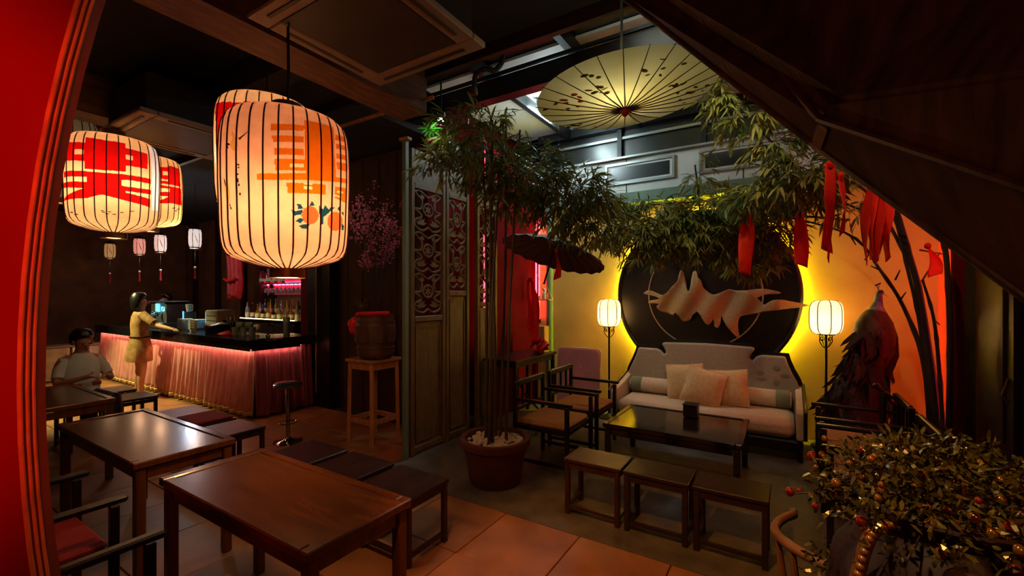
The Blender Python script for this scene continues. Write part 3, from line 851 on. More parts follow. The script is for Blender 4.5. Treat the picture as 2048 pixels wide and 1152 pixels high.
MB().box((0, 0, .055), (.13, .13, .11), .006).build('body', 'black_wood', bx)
MB().box((0, 0, .118), (.14, .14, .016), .004).build('lid', 'black_wood', bx)
MB().box((0, 0, .1275), (.07, .012, .003)).build('slot', 'plastic_black', bx)

def stool(label, u0, u1, v0, v1, h, group, m='stool_wood', pad=None):
    W, D = u1 - u0, v1 - v0
    t = thing('wooden_stool', label, 'stool', uv((u0 + u1) / 2, (v0 + v1) / 2), RZ, group)
    MB().box((0, 0, h - .014), (W, D, .028), .005).build('seat', m, t)
    if pad: MB().box((0, 0, h + .012), (W - .04, D - .04, .024), .01).build('seat_pad', pad, t)
    for sx in (-1, 1):
        for sy in (-1, 1):
            MB().box((sx * (W / 2 - .025), sy * (D / 2 - .025), (h - .028) / 2), (.035, .035, h - .028), .004).build('leg', m, t)
        MB().box((sx * (W / 2 - .025), 0, .06), (.025, D - .085, .025)).build('stretcher', m, t)
        MB().box((sx * (W / 2 - .025), 0, h - .055), (.02, D - .085, .04)).build('apron', m, t)
    for sy in (-1, 1):
        MB().box((0, sy * (D / 2 - .025), h - .055), (W - .085, .02, .04)).build('apron', m, t)
    MB().box((0, -(D / 2 - .025), .06), (W - .085, .025, .025)).build('stretcher', m, t)
    return t
g1 = 'stools in front of the coffee table'
for k, q in enumerate(('lighter wooden stool nearest the bamboo pot', 'middle one of three stools in front of the coffee table', 'darkest stool near the round backed chair, by the coffee table')):
    stool(q, -1.43 + k * .455, -1.43 + k * .455 + .435, 3.02, 3.32, .42, g1, 'stool_wood' if k == 0 else 'dark_wood')
g2 = 'stools along the dining tables'
for q, ur, pad, m in (('stool behind the glossy table, closest to the courtyard', -1.92, None, 'stool_wood'), ('middle stool behind the glossy brown table', -2.44, None, 'stool_wood'),
                ('stool behind the glossy table, closest to the bar', -2.96, None, 'stool_wood'),
                ('stool behind the second dining table, at its courtyard end', -4.15, None, 'stool_wood'), ('stool with dusty red pad behind the second dining table', -4.68, 'seat_red', 'stool_wood'),
                ('stool behind the second dining table, at its far end', -5.18, None, 'stool_wood'), ('black shiny stool behind the farthest dining table', -6.54, None, 'black_wood'),
                ('brown stool near the standing person, behind the farthest table', -7.22, None, 'stool_wood')):
    stool(q, ur - .46, ur, 1.9, 2.28, .42, g2, m, pad)

def armchair(label, u, v, rz, group, seat='seat_fabric', arm=.66, W=.6, D=.58):
    """front edge at local y = 0, the chair faces -y, back at y = D"""
    t = thing('armchair', label, 'chair', uv(u, v), RZ + rz, group)
    m = 'black_wood'
    MB().box((0, D / 2, .40), (W - .06, D - .04, .05), .01).build('seat_frame', m, t)
    MB().box((0, D / 2, .445), (W - .08, D - .07, .05), .018).build('seat', seat, t)
    for sx in (-1, 1):
        x = sx * (W / 2 - .02)
        MB().box((x, .02, arm / 2 - .012), (.036, .036, arm - .024), .004).build('leg', m, t)
        MB().box((x, D - .02, .41), (.036, .036, .82), .004).build('leg', m, t)
        MB().box((x, D / 2 - .02, arm - .002), (.046, D + .02, .03), .008).build('armrest', m, t)
        MB().box((x, D / 2, .10), (.025, D - .08, .03)).build('stretcher', m, t)
    MB().box((0, D - .02, .80), (W - .08, .03, .06), .008).build('back_rail', m, t)
    MB().box((0, D - .02, .56), (W - .08, .025, .04), .006).build('back_rail', m, t)
    for x in (-.14, 0, .14):
        MB().box((x, D - .02, .68), (.02, .02, .20)).build('back_slat', m, t)
    return t
ga = 'dark framed armchairs'
armchair('dark armchair beside the bamboo pot, nearer one of that pair', -1.64, 3.86, R(90), ga)
armchair('dark armchair in front of the pink board', -1.64, 4.58, R(90), ga)
armchair('dark armchair by the coffee table, closer to the gold berry vase', .22, 3.80, R(-90), ga)
armchair('dark armchair between the sofa end and the peacock', .22, 4.58, R(-90), ga)
armchair('dark armchair with a red seat beside the moon gate edge', -3.03, .80, R(180), ga, 'seat_red')
armchair('dark armchair pushed to the glossy table, mostly below the frame', -1.93, .76, R(180), ga, 'seat_red')

# horseshoe back chair near the vase
hc = thing('horseshoe_chair', 'brown horseshoe backed chair with slim spindles beside the gold vase', 'chair', (1.21, 1.42, 0), R(50))
rail = []
for k in range(25):
    a = R(62) + R(236) * k / 24
    rail.append((.29 * math.cos(a), .31 * math.sin(a), .80 + .05 * max(0, -math.cos(a)) ))
rail = [(.26, .29, .76)] + rail + [(.26, -.29, .76)]
MB().tube(rail, .016, 10).build('back_rail', 'rattan', hc, smooth=True)
for k in (4, 8, 11, 13, 15, 18, 22):
    x, y, z = rail[k]
    MB().tube([(x, y, z), (x * .92, y * .92, .62), (x * .8, y * .8, .45)], [.009, .013, .010], 8).build('spindle', 'rattan', hc, smooth=True)
MB().lathe([(.0, .41), (.235, .41), (.25, .43), (.245, .455), (.0, .46)], 28).build('seat', 'rattan', hc, smooth=True)
for a in (45, 135, 225, 315):
    c, s_ = math.cos(R(a)), math.sin(R(a))
    MB().tube([(.18 * c, .18 * s_, .42), (.23 * c, .23 * s_, 0)], [.018, .014], 8).build('leg', 'rattan', hc, smooth=True)
MB().tube([(.21 * math.cos(R(a)), .21 * math.sin(R(a)), .2) for a in range(45, 405, 30)], .009, 6, closed=True).build('stretcher', 'rattan', hc, smooth=True)

# ================================================================== SOFA
SU0, SV = -.83, 5.12
sf = thing('sofa', 'cream upholstered sofa with stepped carved back and dark frame', 'sofa', uv(SU0, SV), RZ)
def back_outline(k, dz=0.0):
    half = [(0, 1.075), (.50, 1.06), (.535, 1.045), (.50, .985), (.475, .93), (.51, .905), (.545, .955), (.60, .975), (.83, .975), (.85, .90), (.89, .80), (.94, .70), (.975, .60)]
    pts = [(x + (k if x > 0 else 0), z + k) for x, z in half] + [(.975 + k, .22)]
    return [(x, z + dz) for x, z in pts] + [(-x, z + dz) for x, z in pts[::-1] if x != 0]
MB().prism(back_outline(0.022), .70, .75).build('back_frame', 'black_wood', sf)
MB().prism(back_outline(-.012), .63, .70).build('backrest', 'back_fabric', sf, bevel=.02)
MB().box((0, .36, .15), (1.94, .66, .12), .02).build('base', 'black_wood', sf)
for sx in (-1, 1):
    for y in (.05, .70):
        MB().tube([(sx * .93, y, .12), (sx * .95, y, 0)], [.035, .02], 8).build('leg', 'black_wood', sf, smooth=True)
    arm = [(.0, .22), (.0, .49), (.06, .52), (.3, .55), (.55, .60), (.72, .64), (.72, .22)]
    MB().prism(arm, sx * .955 - .045, sx * .955 + .045, 'yz').build('arm', 'sofa_fabric', sf, bevel=.02)
    MB().tube([(sx * .985, y, z + .012) for y, z in arm[:-1]], .017, 8).build('arm_rail', 'black_wood', sf, smooth=True)
MB().box((0, .315, .315), (1.80, .64, .19), .05).build('seat_cushion', 'sofa_fabric', sf, bevel=.03)
random.seed(3)
for k in range(5):
    MB().ball((.60 + random.uniform(-.12, .28), .628, .74 + random.uniform(-.09, .12)), (random.uniform(.03, .055), .0025, random.uniform(.02, .04)), 10, 5).build('embroidered_flower', 'floral', sf, smooth=True)
def bolster(label, x0, x1, endside):
    t = thing('bolster', label, 'cushion', uv(SU0, SV) + Matrix.Rotation(RZ, 3, 'Z') @ Vector(((x0 + x1) / 2, .53, .51)), RZ, 'bolsters on the sofa')
    L_ = (x1 - x0) / 2; r = .095
    prof = [(.0, -L_), (r * .85, -L_ + .005), (r, -L_ + .03), (r, L_ - .03), (r * .85, L_ - .005), (0, L_)]
    def lay(b): 
        b.v = [(z, y, -x) for x, y, z in b.v]; return b
    lay(MB().lathe(prof, 20, caps=False)).build('body', 'sofa_fabric', t, smooth=True)
    e = L_ - .09
    z0, z1 = (e - .06, e + .07) if endside > 0 else (-e - .07, -e + .06)
    lay(MB().lathe([(r + .002, z0), (r + .004, z0 + .004), (r + .004, z1 - .004), (r + .002, z1)], 20, caps=False)).build('band', 'sage', t, smooth=True, solid=.003)
bolster('cream bolster with sage band at the lamp and pink board end of the sofa', -.88, -.02, -1)
bolster('cream bolster with sage band at the peacock end of the sofa', .02, .88, 1)
def pillow(label, x, y, z, s, rot):
    b = MB()
    n = 10
    for sg in (1, -1):
        def fn(a, c):
            X, Z = (a - .5) * 2, (c - .5) * 2
            e = (1 - abs(X) ** 2.6) * (1 - abs(Z) ** 2.6)
            pin = 1 - .07 * (1 - abs(X)) * abs(Z) - .07 * (1 - abs(Z)) * abs(X)
            return Vector((X * s / 2 * pin, sg * (.085 * e ** .55 + .004), Z * s / 2 * pin))
        b.grid(fn, n, n)
    o = thing('throw_pillow', label, 'pillow', uv(SU0, SV) + Matrix.Rotation(RZ, 3, 'Z') @ Vector((x, y, z)), 0, 'tan throw pillows on the sofa')
    o.rotation_euler = (Euler((0, 0, RZ)).to_matrix() @ Euler(rot).to_matrix()).to_euler()
    b.build('cover', 'cushion', o, smooth=True)
    MB().tube([(-s / 2, 0, -s / 2), (0, 0, -s / 2 * .93), (s / 2, 0, -s / 2), (s / 2 * .93, 0, 0), (s / 2, 0, s / 2), (0, 0, s / 2 * .93), (-s / 2, 0, s / 2), (-s / 2 * .93, 0, 0)], .007, 6, closed=True).build('piping', 'cushion', o, smooth=True)
pillow('tan pillow at the back, nearest the pink board', -.20, .44, .615, .42, (R(-18), R(-6), R(4)))
pillow('tan pillow in front, overlapping both others', .03, .27, .600, .42, (R(-22), R(13), R(0)))
pillow('tan pillow at the peacock side, behind the front one', .27, .40, .600, .41, (R(-20), R(-7), R(-6)))

# ================================================================== DISC, RING, SCULPTURE
DC = (-.91, 1.65)
ds = thing('wall_disc', 'large black round wall panel with yellow glow behind it', 'wall panel', uv(DC[0], 5.95, DC[1]), RZ)
def disc_y(prof, n=96):
    b = MB(); b.lathe(prof, n, caps=True); b.v = [(x, -z, y) for x, y, z in b.v]; return b
disc_y([(1.02, -.03), (1.02, .012)]).build('face', 'disc_black', ds, smooth=True)
b = MB(); b.tube([(1.045 * math.cos(2 * math.pi * k / 96), -.004, 1.045 * math.sin(2 * math.pi * k / 96)) for k in range(96)], .03, 8, closed=True); b.build('rim', 'disc_black', ds, smooth=True)
b = MB(); b.tube([(1.0 * math.cos(2 * math.pi * k / 96), .068, 1.0 * math.sin(2 * math.pi * k / 96)) for k in range(96)], .014, 6, closed=True); b.build('led_strip', 'led_yellow', ds, smooth=True)
for a in (45, 135, 225, 315):
    MB().box((.8 * math.cos(R(a)), .055, .8 * math.sin(R(a))), (.06, .07, .06)).build('bracket', 'metal_dark', ds)
sv = thing('wall_sculpture', 'tan mesh sculpture of flowing mountains on a thin metal ring', 'sculpture', uv(-.887, 5.90, 1.66), RZ)
b = MB(); b.tube([(.655 * math.cos(2 * math.pi * k / 72), -.03, .655 * math.sin(2 * math.pi * k / 72)) for k in range(72)], .0075, 6, closed=True); b.build('ring', 'wire', sv, smooth=True)
SZ = [(415, 180), (440, 160), (480, 165), (560, 195), (605, 172), (640, 130), (680, 90), (692, 40), (703, 5), (720, 20), (738, 90), (752, 150), (768, 165), (780, 120), (790, 20), (815, 10), (832, 60), (852, 78), (868, 132), (900, 165), (950, 192),
      (1020, 170), (1070, 150), (1120, 160), (1200, 165), (1280, 215), (1330, 262), (1345, 268), (1400, 235), (1470, 230), (1550, 245), (1688, 272), (1550, 290), (1450, 302), (1340, 315), (1280, 332), (1200, 345), (1160, 352), (1140, 380), (1135, 430), (1147, 505), (1140, 522),
      (1090, 470), (1050, 420), (1022, 370), (1005, 345), (1005, 400), (985, 440), (960, 425), (950, 345), (945, 380), (920, 416), (890, 400), (862, 350), (830, 318), (790, 348), (772, 380), (722, 392), (690, 350), (660, 325), (640, 346), (600, 330), (540, 312), (515, 280), (540, 258), (480, 254), (448, 250), (470, 235), (545, 222), (500, 200)]
T1 = [(1090, 160), (1200, 158), (1260, 150), (1330, 146), (1400, 158), (1468, 176), (1400, 182), (1330, 190), (1280, 215), (1200, 240), (1120, 220)]
def szp(q):   # outline measured on the wall plane of the disc, in metres from the ring centre
    px, py = 1180 + q[0] / 3.84, 540 + q[1] / 3.84
    u = u_at(px, 5.87); Y = uv(u, 5.87).y
    return (u + .887, EYE - (py - HOR) / F * Y - 1.66)
def fabric(name, outline, fn, parent, step=.028):
    pts = [Vector(szp(q)) for q in outline]
    n = len(pts)
    x0, x1 = min(p.x for p in pts), max(p.x for p in pts); y0, y1 = min(p.y for p in pts), max(p.y for p in pts)
    tup = [tuple(p) for p in pts]
    ins = []
    x = x0
    while x < x1:
        y = y0
        while y < y1:
            if inside(x, y, tup): ins.append(Vector((x + random.uniform(-.004, .004), y + random.uniform(-.004, .004))))
            y += step
        x += step
    vs, es, fs, *_ = delaunay_2d_cdt(pts + ins, [(i, (i + 1) % n) for i in range(n)], [], 1, 1e-5)
    b = MB().add([(v.x, fn(v.x, v.y), v.y) for v in vs], [tuple(f) for f in fs])
    o = b.build(name, 'sculpture', parent, smooth=True, solid=.01)
    edge = disp([(p.x, fn(p.x, p.y), p.y) for p in pts] + [(pts[0].x, fn(pts[0].x, pts[0].y), pts[0].y)], n * 2)
    MB().tube(edge, .0042, 5).build('edge_wire', 'wire', o, smooth=True)
fabric('mountain_sheet', SZ, lambda x, y: -.07 + .035 * math.sin(7 * x + 5 * y) + .014 * math.sin(19 * x - 11 * y + 1), sv)
fabric('wave_sheet', T1, lambda x, y: -.01 + .03 * math.sin(11 * x + 7 * y), sv)

# ================================================================== FLOOR LAMPS
mat('lamp_shade', '#f6e2b4', 0.8, var=0.04, emit=(1.0, .78, .46), estr=.72, translucent=.42)
def floor_lamp(label, u, v, zc, power):
    t = thing('floor_lamp', label, 'lamp', uv(u, v), RZ, 'floor lamps beside the sofa')
    H = .36; z0 = zc - H / 2
    prof = [(.06, 0), (.10, .004), (.130, .025), (.148, .065), (.154, .12), (.154, .24), (.148, .295), (.130, .335), (.10, .356), (.06, .36)]
    b = MB().lathe(prof, 32, (0, 0, z0), caps=False); b.build('lamp_shade', 'lamp_shade', t, smooth=True)
    rib = MB().tube([(r + .002, 0, z0 + z) for r, z in prof], .005, 6).mesh('rib', True); rib.materials.append(M['iron'])
    for k in range(8): put('rib', rib, None, t, rot=2 * math.pi * (k + .3) / 8)
    MB().lathe([(.03, -.01), (.085, -.01), (.085, 0), (.03, 0)], 20, (0, 0, z0)).build('shade_ring', 'iron', t, smooth=True)
    MB().tube([(0, 0, .03), (0, 0, z0 - .01)], .014, 10).build('pole', 'iron', t, smooth=True)
    MB().lathe([(.0, 0), (.14, 0), (.14, .015), (.05, .03), (.02, .06), (0, .06)], 24).build('base', 'iron', t, smooth=True)
    for k in range(4):
        a = k * math.pi / 2 + .5
        c, s_ = math.cos(a), math.sin(a)
        P_ = [(.012, z0 - .15), (.035, z0 - .13), (.062, z0 - .09), (.066, z0 - .06), (.05, z0 - .035), (.034, z0 - .05), (.036, z0 - .075), (.055, z0 - .06), (.065, z0 - .03), (.06, z0 - .01)]
        MB().tube(disp([(r * c, r * s_, z) for r, z in P_], 26), .0055, 6).build('scroll', 'iron', t, smooth=True)
    MB().ball((0, 0, z0 + .15), .03, 10, 7).build('bulb', 'bulb', t, smooth=True)
    l = lamp('floor_lamp_light', 'POINT', (0, 0, 0), power, (1.0, .62, .28), shadow_soft_size=.06); l.parent = t; l.location = (0, 0, z0 + .14)
    MB().tube([(0, 0, z0 + .16), (0, 0, z0 - .0)], .008, 6).build('lamp_holder', 'iron', t)
floor_lamp('floor lamp beside the pink board end of the sofa', -2.03, 5.72, 1.41, 11)
floor_lamp('floor lamp between the sofa and the peacock', .36, 5.82, 1.41, 13)

# pink board
pb = thing('folded_table', 'pink round cornered table top standing on edge at the wall', 'table top', uv(-2.43, 5.55), RZ)
def rrect(w_, h_, r, n=6):
    o = []
    for cx, cz, a in ((w_ / 2 - r, h_ - r, 0), (-w_ / 2 + r, h_ - r, 90), (-w_ / 2 + r, r, 180), (w_ / 2 - r, r, 270)):
        for k in range(n + 1):
            t_ = R(a + 90 * k / n); o.append((cx + r * math.cos(t_), cz + r * math.sin(t_)))
    return o
tl = Matrix.Rotation(R(-4), 4, 'X')
for nm, m, w_, y0, y1, off in (('top', 'pink_board', .60, 0, .03, .02), ('edge_band', 'board_edge', .64, .012, .045, 0)):
    b = MB().prism([(x, z + off) for x, z in rrect(w_, .93 - 2 * off, .06)], y0, y1)
    b.v = [tuple(tl @ Vector(p)) for p in b.v]
    b.build(nm, m, pb, bevel=.004)
for k in range(16):
    MB().ball((random.uniform(-.22, .26), -.002 + .05 * .0, .62 + random.uniform(-.08, .1)), (.006, .004, .005), 6, 4).build('speck', 'wire', pb, loc=(0, .044, 0))

# ================================================================== CARVED DOOR PANELS
def carved_panel(label, v0, v1, zl, zt, htop, u=-3.25, tilt=0.0):
    W = v1 - v0
    t = thing('carved_door_panel', label, 'door panel', uv(u, v0), RZ + R(90) + tilt, 'carved wooden door panels')
    # local x runs along v, local -y faces the courtyard (+u)
    fw = .05
    m = 'screen_wood'
    for x in (fw / 2, W - fw / 2):
        MB().box((x, 0, htop / 2), (fw, .05, htop), .006).build('stile', m, t)
    for z in (.06, zl - .05, zt + .03, htop - .03):
        MB().box((W / 2, 0, z), (W - 2 * fw - .002, .045, .06), .006).build('rail', m, t)
    MB().box((W / 2, .006, (zl + .0) / 2 + .01), (W - 2 * fw - .002, .018, zl - .20)).build('panel', m, t)
    w2 = (W - 2 * fw) / 2 - .03
    for (cx, cz, sx, sz) in ((W / 2, zl - .13, 2 * w2, .012), (W / 2, .13, 2 * w2, .012), (W / 2 - w2, zl / 2, .012, zl - .26), (W / 2 + w2, zl / 2, .012, zl - .26)):
        MB().box((cx, -.006, cz), (sx, .012, sz)).build('panel_bead', m, t)
    if htop - zt > .2:
        MB().box((W / 2, .006, (htop + zt) / 2), (W - 2 * fw - .002, .018, htop - zt - .12)).build('panel', m, t)
    # carving
    iw = (W - 2 * fw) / 2 - .012
    cx = W / 2
    def P3(q): return [(cx + x, 0, z) for x, z in q]
    H = zt - zl
    n = max(1, round(H / .48)); hh = H / n
    for k in range(n):
        z0 = zl + k * hh; zm = z0 + hh * .55
        c = MB(); r = .0085
        c.tube(P3([(iw * .36 * math.cos(2 * math.pi * i / 20), zm + hh * .15 * math.sin(2 * math.pi * i / 20)) for i in range(20)]), r, 6, closed=True)
        for sx in (-1, 1):
            c.tube(disp(P3([(sx * iw, z0 + hh * .95), (sx * iw * .75, zm + hh * .3), (sx * iw * .45, zm + hh * .2), (sx * iw * .55, zm), (sx * iw * .98, zm - hh * .02), (sx * iw * .6, zm - hh * .12), (sx * iw * .5, zm - hh * .2), (sx * iw * .98, zm - hh * .3), (sx * iw * .9, z0 + hh * .1), (sx * iw * .4, z0 + hh * .03), (0, z0 + hh * .12)]), 40), r, 6)
            c.tube(disp(P3([(sx * iw * .98, zm + hh * .38), (sx * iw * .6, zm + hh * .42), (0, zm + hh * .3)]), 12), r, 6)
            for j in range(5):
                a = R(-70 + 35 * j)
                p = (cx + sx * iw * .5, 0, z0 + hh * .16)
                d_ = Vector((math.sin(a) * sx, 0, math.cos(a)))
                c.leaf(p, d_, .085, .028, (0, 1, 0), .1)
            for j in range(3):
                c.leaf((cx + sx * iw * .3, 0, zm + hh * .25), (sx * (.3 + .4 * j), 0, 1 - .3 * j), .07, .026, (0, 1, 0), .1)
        for j in range(6):
            a = j * math.pi / 3
            c.leaf((cx, 0, zm), (math.sin(a), 0, math.cos(a)), hh * .12, .022, (0, 1, 0), .1)
        c.build('carving', m, t, solid=.008)
    return t
carved_panel('tall carved door panel nearest the urn, lattice reaching low', 3.24, 3.77, 1.45, 2.75, 3.15)
carved_panel('carved door panel in the middle with a higher lower board', 3.78, 4.20, 1.72, 2.75, 3.15)
carved_panel('carved door panel behind the bamboo stems', 4.36, 4.80, 1.58, 2.75, 3.15)
po = thing('door_post', 'pale green weathered post beside the first carved panel', 'post', uv(-3.24, 3.17), RZ)
MB().box((0, 0, 1.6), (.05, .05, 3.2), .005).build('shaft', 'pipe_green', po)
MB().box((0, 0, 3.21), (.12, .07, .03), .005).build('cap', 'pale_wood', po)

# ================================================================== CEILING UNITS, HOSE, SPOTS
def cassette(label, u, v, s, z):
    t = thing('ceiling_cassette', label, 'air conditioner', uv(u, v, z), RZ, 'ceiling air conditioners')
    for (x, y, a, b_) in ((0, -s / 2 + .06, s, .12), (0, s / 2 - .06, s, .12), (-s / 2 + .06, 0, .12, s - .24), (s / 2 - .06, 0, .12, s - .24)):
        MB().box((x, y, .02), (a, b_, .04), .008).build('frame', 'cassette', t)
        MB().box((x, y, -.003), (a * .75 if a > b_ else .02, b_ * .75 if b_ > a else .02, .006)).build('air_slot', 'grille', t)
    MB().box((0, 0, .022), (s - .25, s - .25, .03)).build('grille', 'grille', t)
    MB().box((0, 0, .20), (s - .12, s - .12, .32)).build('housing', 'ceiling_black', t)
    for sx in (-1, 1):
        MB().tube([(sx * s * .35, 0, .36), (sx * s * .35, 0, 3.6 - z)], .006, 6).build('hanger_rod', 'metal_dark', t)
    return t
cassette('pale framed ceiling air conditioner above the largest lantern', -1.95, 1.66, .9, 3.1)
cassette('pale framed ceiling air conditioner above the lantern with silver strip', -4.78, 1.85, .95, 3.1)
hz = thing('hose', 'black corrugated hose looping at the courtyard edge beam', 'hose', (0, 0, 0))
hp = [pp(948, 178, 3.75), pp(952, 150, 3.74), pp(970, 138, 3.72), pp(990, 140, 3.72), pp(1003, 125, 3.72), pp(1006, 105, 3.75)]
hp = disp(hp, 60)
MB().tube(hp, [.022 + .003 * (i % 2) for i in range(len(hp))], 8).build('pipe', 'cord', hz, smooth=True)
MB().tube([hp[0], hp[0] + Vector((0, 0, -.05))], .03, 10).build('connector', 'brass_dark', hz, smooth=True)
lt = thing('tube_light', 'white tube light under the courtyard roof above the bamboo', 'tube light', uv(-2.62, 5.12, 4.02), RZ)
MB().tube([(0, -.3, 0), (0, .3, 0)], .016, 10).build('tube', 'tube_white', lt, smooth=True)
MB().box((0, 0, .035), (.05, .66, .035), .006).build('batten', 'wall_white', lt)
for y in (-.31, .31): MB().box((0, y, .005), (.04, .03, .05)).build('socket', 'wall_white', lt)
glow('tube_fill', (0.9, 0.95, 0.8), 28)
sl = thing('spotlight', 'small white spotlight shining on the bright bamboo leaves', 'spotlight', pp(882, 236, 3.95), 0)
MB().lathe([(.02, .06), (.035, .05), (.04, 0), (.036, -.012)], 14).build('housing', 'metal_dark', sl, smooth=True)
MB().lathe([(.0, -.010), (.034, -.010), (.03, -.02), (0, -.024)], 14, caps=False).build('lens', 'spot_white', sl, smooth=True)
MB().tube([(0, 0, .05), (0, 0, .5)], .008, 6).build('stem', 'metal_dark', sl)
sp = lamp('spotlight_beam', 'SPOT', (0, 0, 0), 9, (.85, 1.0, .9), spot_size=R(110), spot_blend=.5, shadow_soft_size=.03)
sp.parent = sl; sp.location = (-.01, -.03, -.06); sp.rotation_euler = (R(-20), R(15), 0)
for k_, (uu, vv) in enumerate(((-0.9, 3.25), (0.4, 4.6))):  # extra tubes added to brighten the roof panels
    lt = thing('tube_light', ['added white fill tube at the courtyard roof above the parasol', 'added white fill tube at the courtyard roof above the sofa'][k_], 'tube light', uv(uu, vv, 4.02), RZ + R(90))
    MB().tube([(0, -.3, 0), (0, .3, 0)], .014, 10).build('tube', 'tube_fill', lt, smooth=True)
    MB().box((0, 0, .035), (.05, .66, .035), .006).build('batten', 'wall_white', lt)
    for y in (-.31, .31): MB().box((0, y, .005), (.04, .03, .05)).build('socket', 'wall_white', lt)
l = lamp('roof_tube_glow', 'POINT', uv(-2.5, 4.9, 3.8), 30, (.75, .95, 1.0), shadow_soft_size=.1)

# ================================================================== PARASOLS
mat('parasol_paper', '#d8d09a', 0.8, c2='#b8a868', scale=2.2, translucent=.65)
mat('parasol_print', '#a09050', 0.8, var=.3, translucent=.7)
mat('parasol_pink', '#d88078', 0.8, var=.2, translucent=.7)
mat('hub_red', '#8a1c14', 0.5)
pc = pp(1250, 168, 2.60)
pz = thing('paper_parasol', 'cream paper parasol hung upside down below the courtyard edge', 'parasol', pc - Vector((0, 0, .15)), R(20))
PR_, PH = .515, .085
tilt = Euler((R(-2), R(-4), 0)).to_matrix()
def pz_pt(r, a, off=0.0):
    h = PH * (r / PR_) ** 1.6
    return tilt @ Vector((r * math.cos(a), r * math.sin(a), h + off))
b = MB(); b.rings([[pz_pt(PR_ * f, 2 * math.pi * k / 64) for k in range(64)] for f in (.03, .15, .3, .45, .6, .75, .88, 1.0)], caps=False)
b.build('canopy', 'parasol_paper', pz, smooth=True)
for k in range(26):
    a = 2 * math.pi * k / 26
    MB().tube([pz_pt(PR_ * f, a, -.004) for f in (.04, .3, .6, .85, 1.02)], [.004, .0035, .003, .0025, .002], 5).build('rib', 'twig', pz)
for k in range(13):
    a = 2 * math.pi * (k + .5) / 13
    MB().tube([tilt @ Vector((.02 * math.cos(a), .02 * math.sin(a), .06)), pz_pt(PR_ * .34, a, .004)], .0018, 5).build('stretcher', 'twig', pz)
MB().lathe([(.0, -.045), (.012, -.04), (.03, -.012), (.034, .02), (.02, .035), (0, .04)], 16, caps=False).build('hub', 'hub_red', pz, smooth=True)
MB().tube([(0, 0, .03), (.34, .24, .17)], .009, 8).build('shaft', 'twig', pz, smooth=True)
MB().tube([(0, 0, .04), (-.01, .02, .38), (-.01, .02, 3.6 - pz.location.z)], .008, 8).build('hanging_rod', 'metal_pale', pz, smooth=True)
random.seed(11)
def blot(a, r, n, s, m, nm):
    for k in range(n):
        aa = a + random.uniform(-.28, .28); rr = r + random.uniform(-.07, .07)
        p = pz_pt(max(.06, min(PR_ * .97, rr)), aa, -.0035)
        MB().ball((0, 0, 0), (s * random.uniform(.4, 1.3), s * random.uniform(.3, .9), .0012), 7, 4).build(nm, m, pz, loc=p, rot=(0, 0, random.uniform(0, 3)), smooth=True)
for a, r in ((165, .40), (215, .36), (265, .38), (310, .34), (345, .4), (200, .25), (100, .42)):
    blot(R(a), r, 6, .02, 'parasol_print', 'painted_leaf')
blot(R(172), .33, 5, .024, 'parasol_pink', 'painted_flower')
MB().ball((0, 0, .115), .022, 10, 7).build('bulb', 'bulb', pz, smooth=True)  # added bulb and light that make the paper glow from inside
l = lamp('parasol_fill', 'POINT', (0, 0, 0), 3.2, (1.0, .93, .62), shadow_soft_size=.03); l.parent = pz; l.location = (-.10, -.08, .16)

p2 = thing('oiled_parasol', 'dark brown oiled paper parasol with scalloped edge, tilted by the red wall', 'parasol', pp(1108, 500, 5.1), R(0))
n = 40
tilt2 = Euler((R(-8), R(17), 0)).to_matrix()
rg = []
for f in (.02, .25, .5, .75, .93, 1.0):
    rg.append([tilt2 @ Vector((.61 * f * math.cos(2 * math.pi * k / n), .61 * f * math.sin(2 * math.pi * k / n), .16 - .22 * f ** 1.2 - (.02 if f == 1.0 and k % 2 else 0))) for k in range(n)])
b = MB(); b.rings(rg, caps=False); b.build('canopy', 'parasol_brown', p2, solid=.004)
for k in range(20):
    a = 2 * math.pi * k / 20
    MB().tube([tilt2 @ Vector((.61 * f * math.cos(a), .61 * f * math.sin(a), .152 - .22 * f ** 1.2)) for f in (.03, .5, .97)], .004, 5).build('rib', 'twig', p2)
MB().tube([tilt2 @ Vector((0, 0, .2)), tilt2 @ Vector((0, 0, -.42))], .011, 8).build('shaft', 'twig', p2, smooth=True)
MB().tube([tilt2 @ Vector((0, 0, .19)), Vector((.06, 0, 1.7))], .003, 5).build('hanging_cord', 'cord', p2)

# ================================================================== NOOK BY THE RED WALL
sh = thing('corner_shelf', 'small wooden wall shelf held by slanted cords below the dark parasol', 'shelf', uv(-3.02, 5.72, 1.58), RZ)
MB().box((0, 0, 0), (.24, .16, .015), .003).build('board', 'pale_wood', sh)
for y in (-.07, .07): MB().tube([(.11, y, .0), (-.10, y, .42)], .004, 5).build('cord', 'wire', sh)
MB().box((-.11, 0, .03), (.01, .16, .06)).build('back_rail', 'pale_wood', sh)
fg = thing('figurine', 'small white and red figurine on the corner shelf', 'figurine', uv(-3.0, 5.70, 1.59), RZ)
MB().lathe([(0, 0), (.035, 0), (.04, .04), (.03, .09), (.018, .11), (0, .115)], 14, caps=False).build('body', 'china', fg, smooth=True)
MB().ball((0, 0, .135), .026, 10, 7).build('head', 'china', fg, smooth=True)
MB().box((.035, .01, .05), (.03, .05, .08), .006).build('pouch', 'cloth_red', fg)
MB().tube([(-.02, 0, .12), (-.05, .0, .18), (-.03, .0, .24), (0, .0, .22)], .008, 6).build('sprig', 'gold_leaf', fg, smooth=True)
ct = thing('console_table', 'dark narrow console table in the corner by the red wall', 'table', uv(-2.98, 5.02), RZ)
MB().box((0, 0, .84), (.48, 1.1, .035), .006).build('table_top', 'black_wood', ct)
MB().box((0, 0, .79), (.42, 1.0, .06)).build('apron', 'black_wood', ct)
for x in (-.2, .2):
    for y in (-.5, .5): MB().box((x, y, .41), (.045, .045, .82), .005).build('leg', 'black_wood', ct)
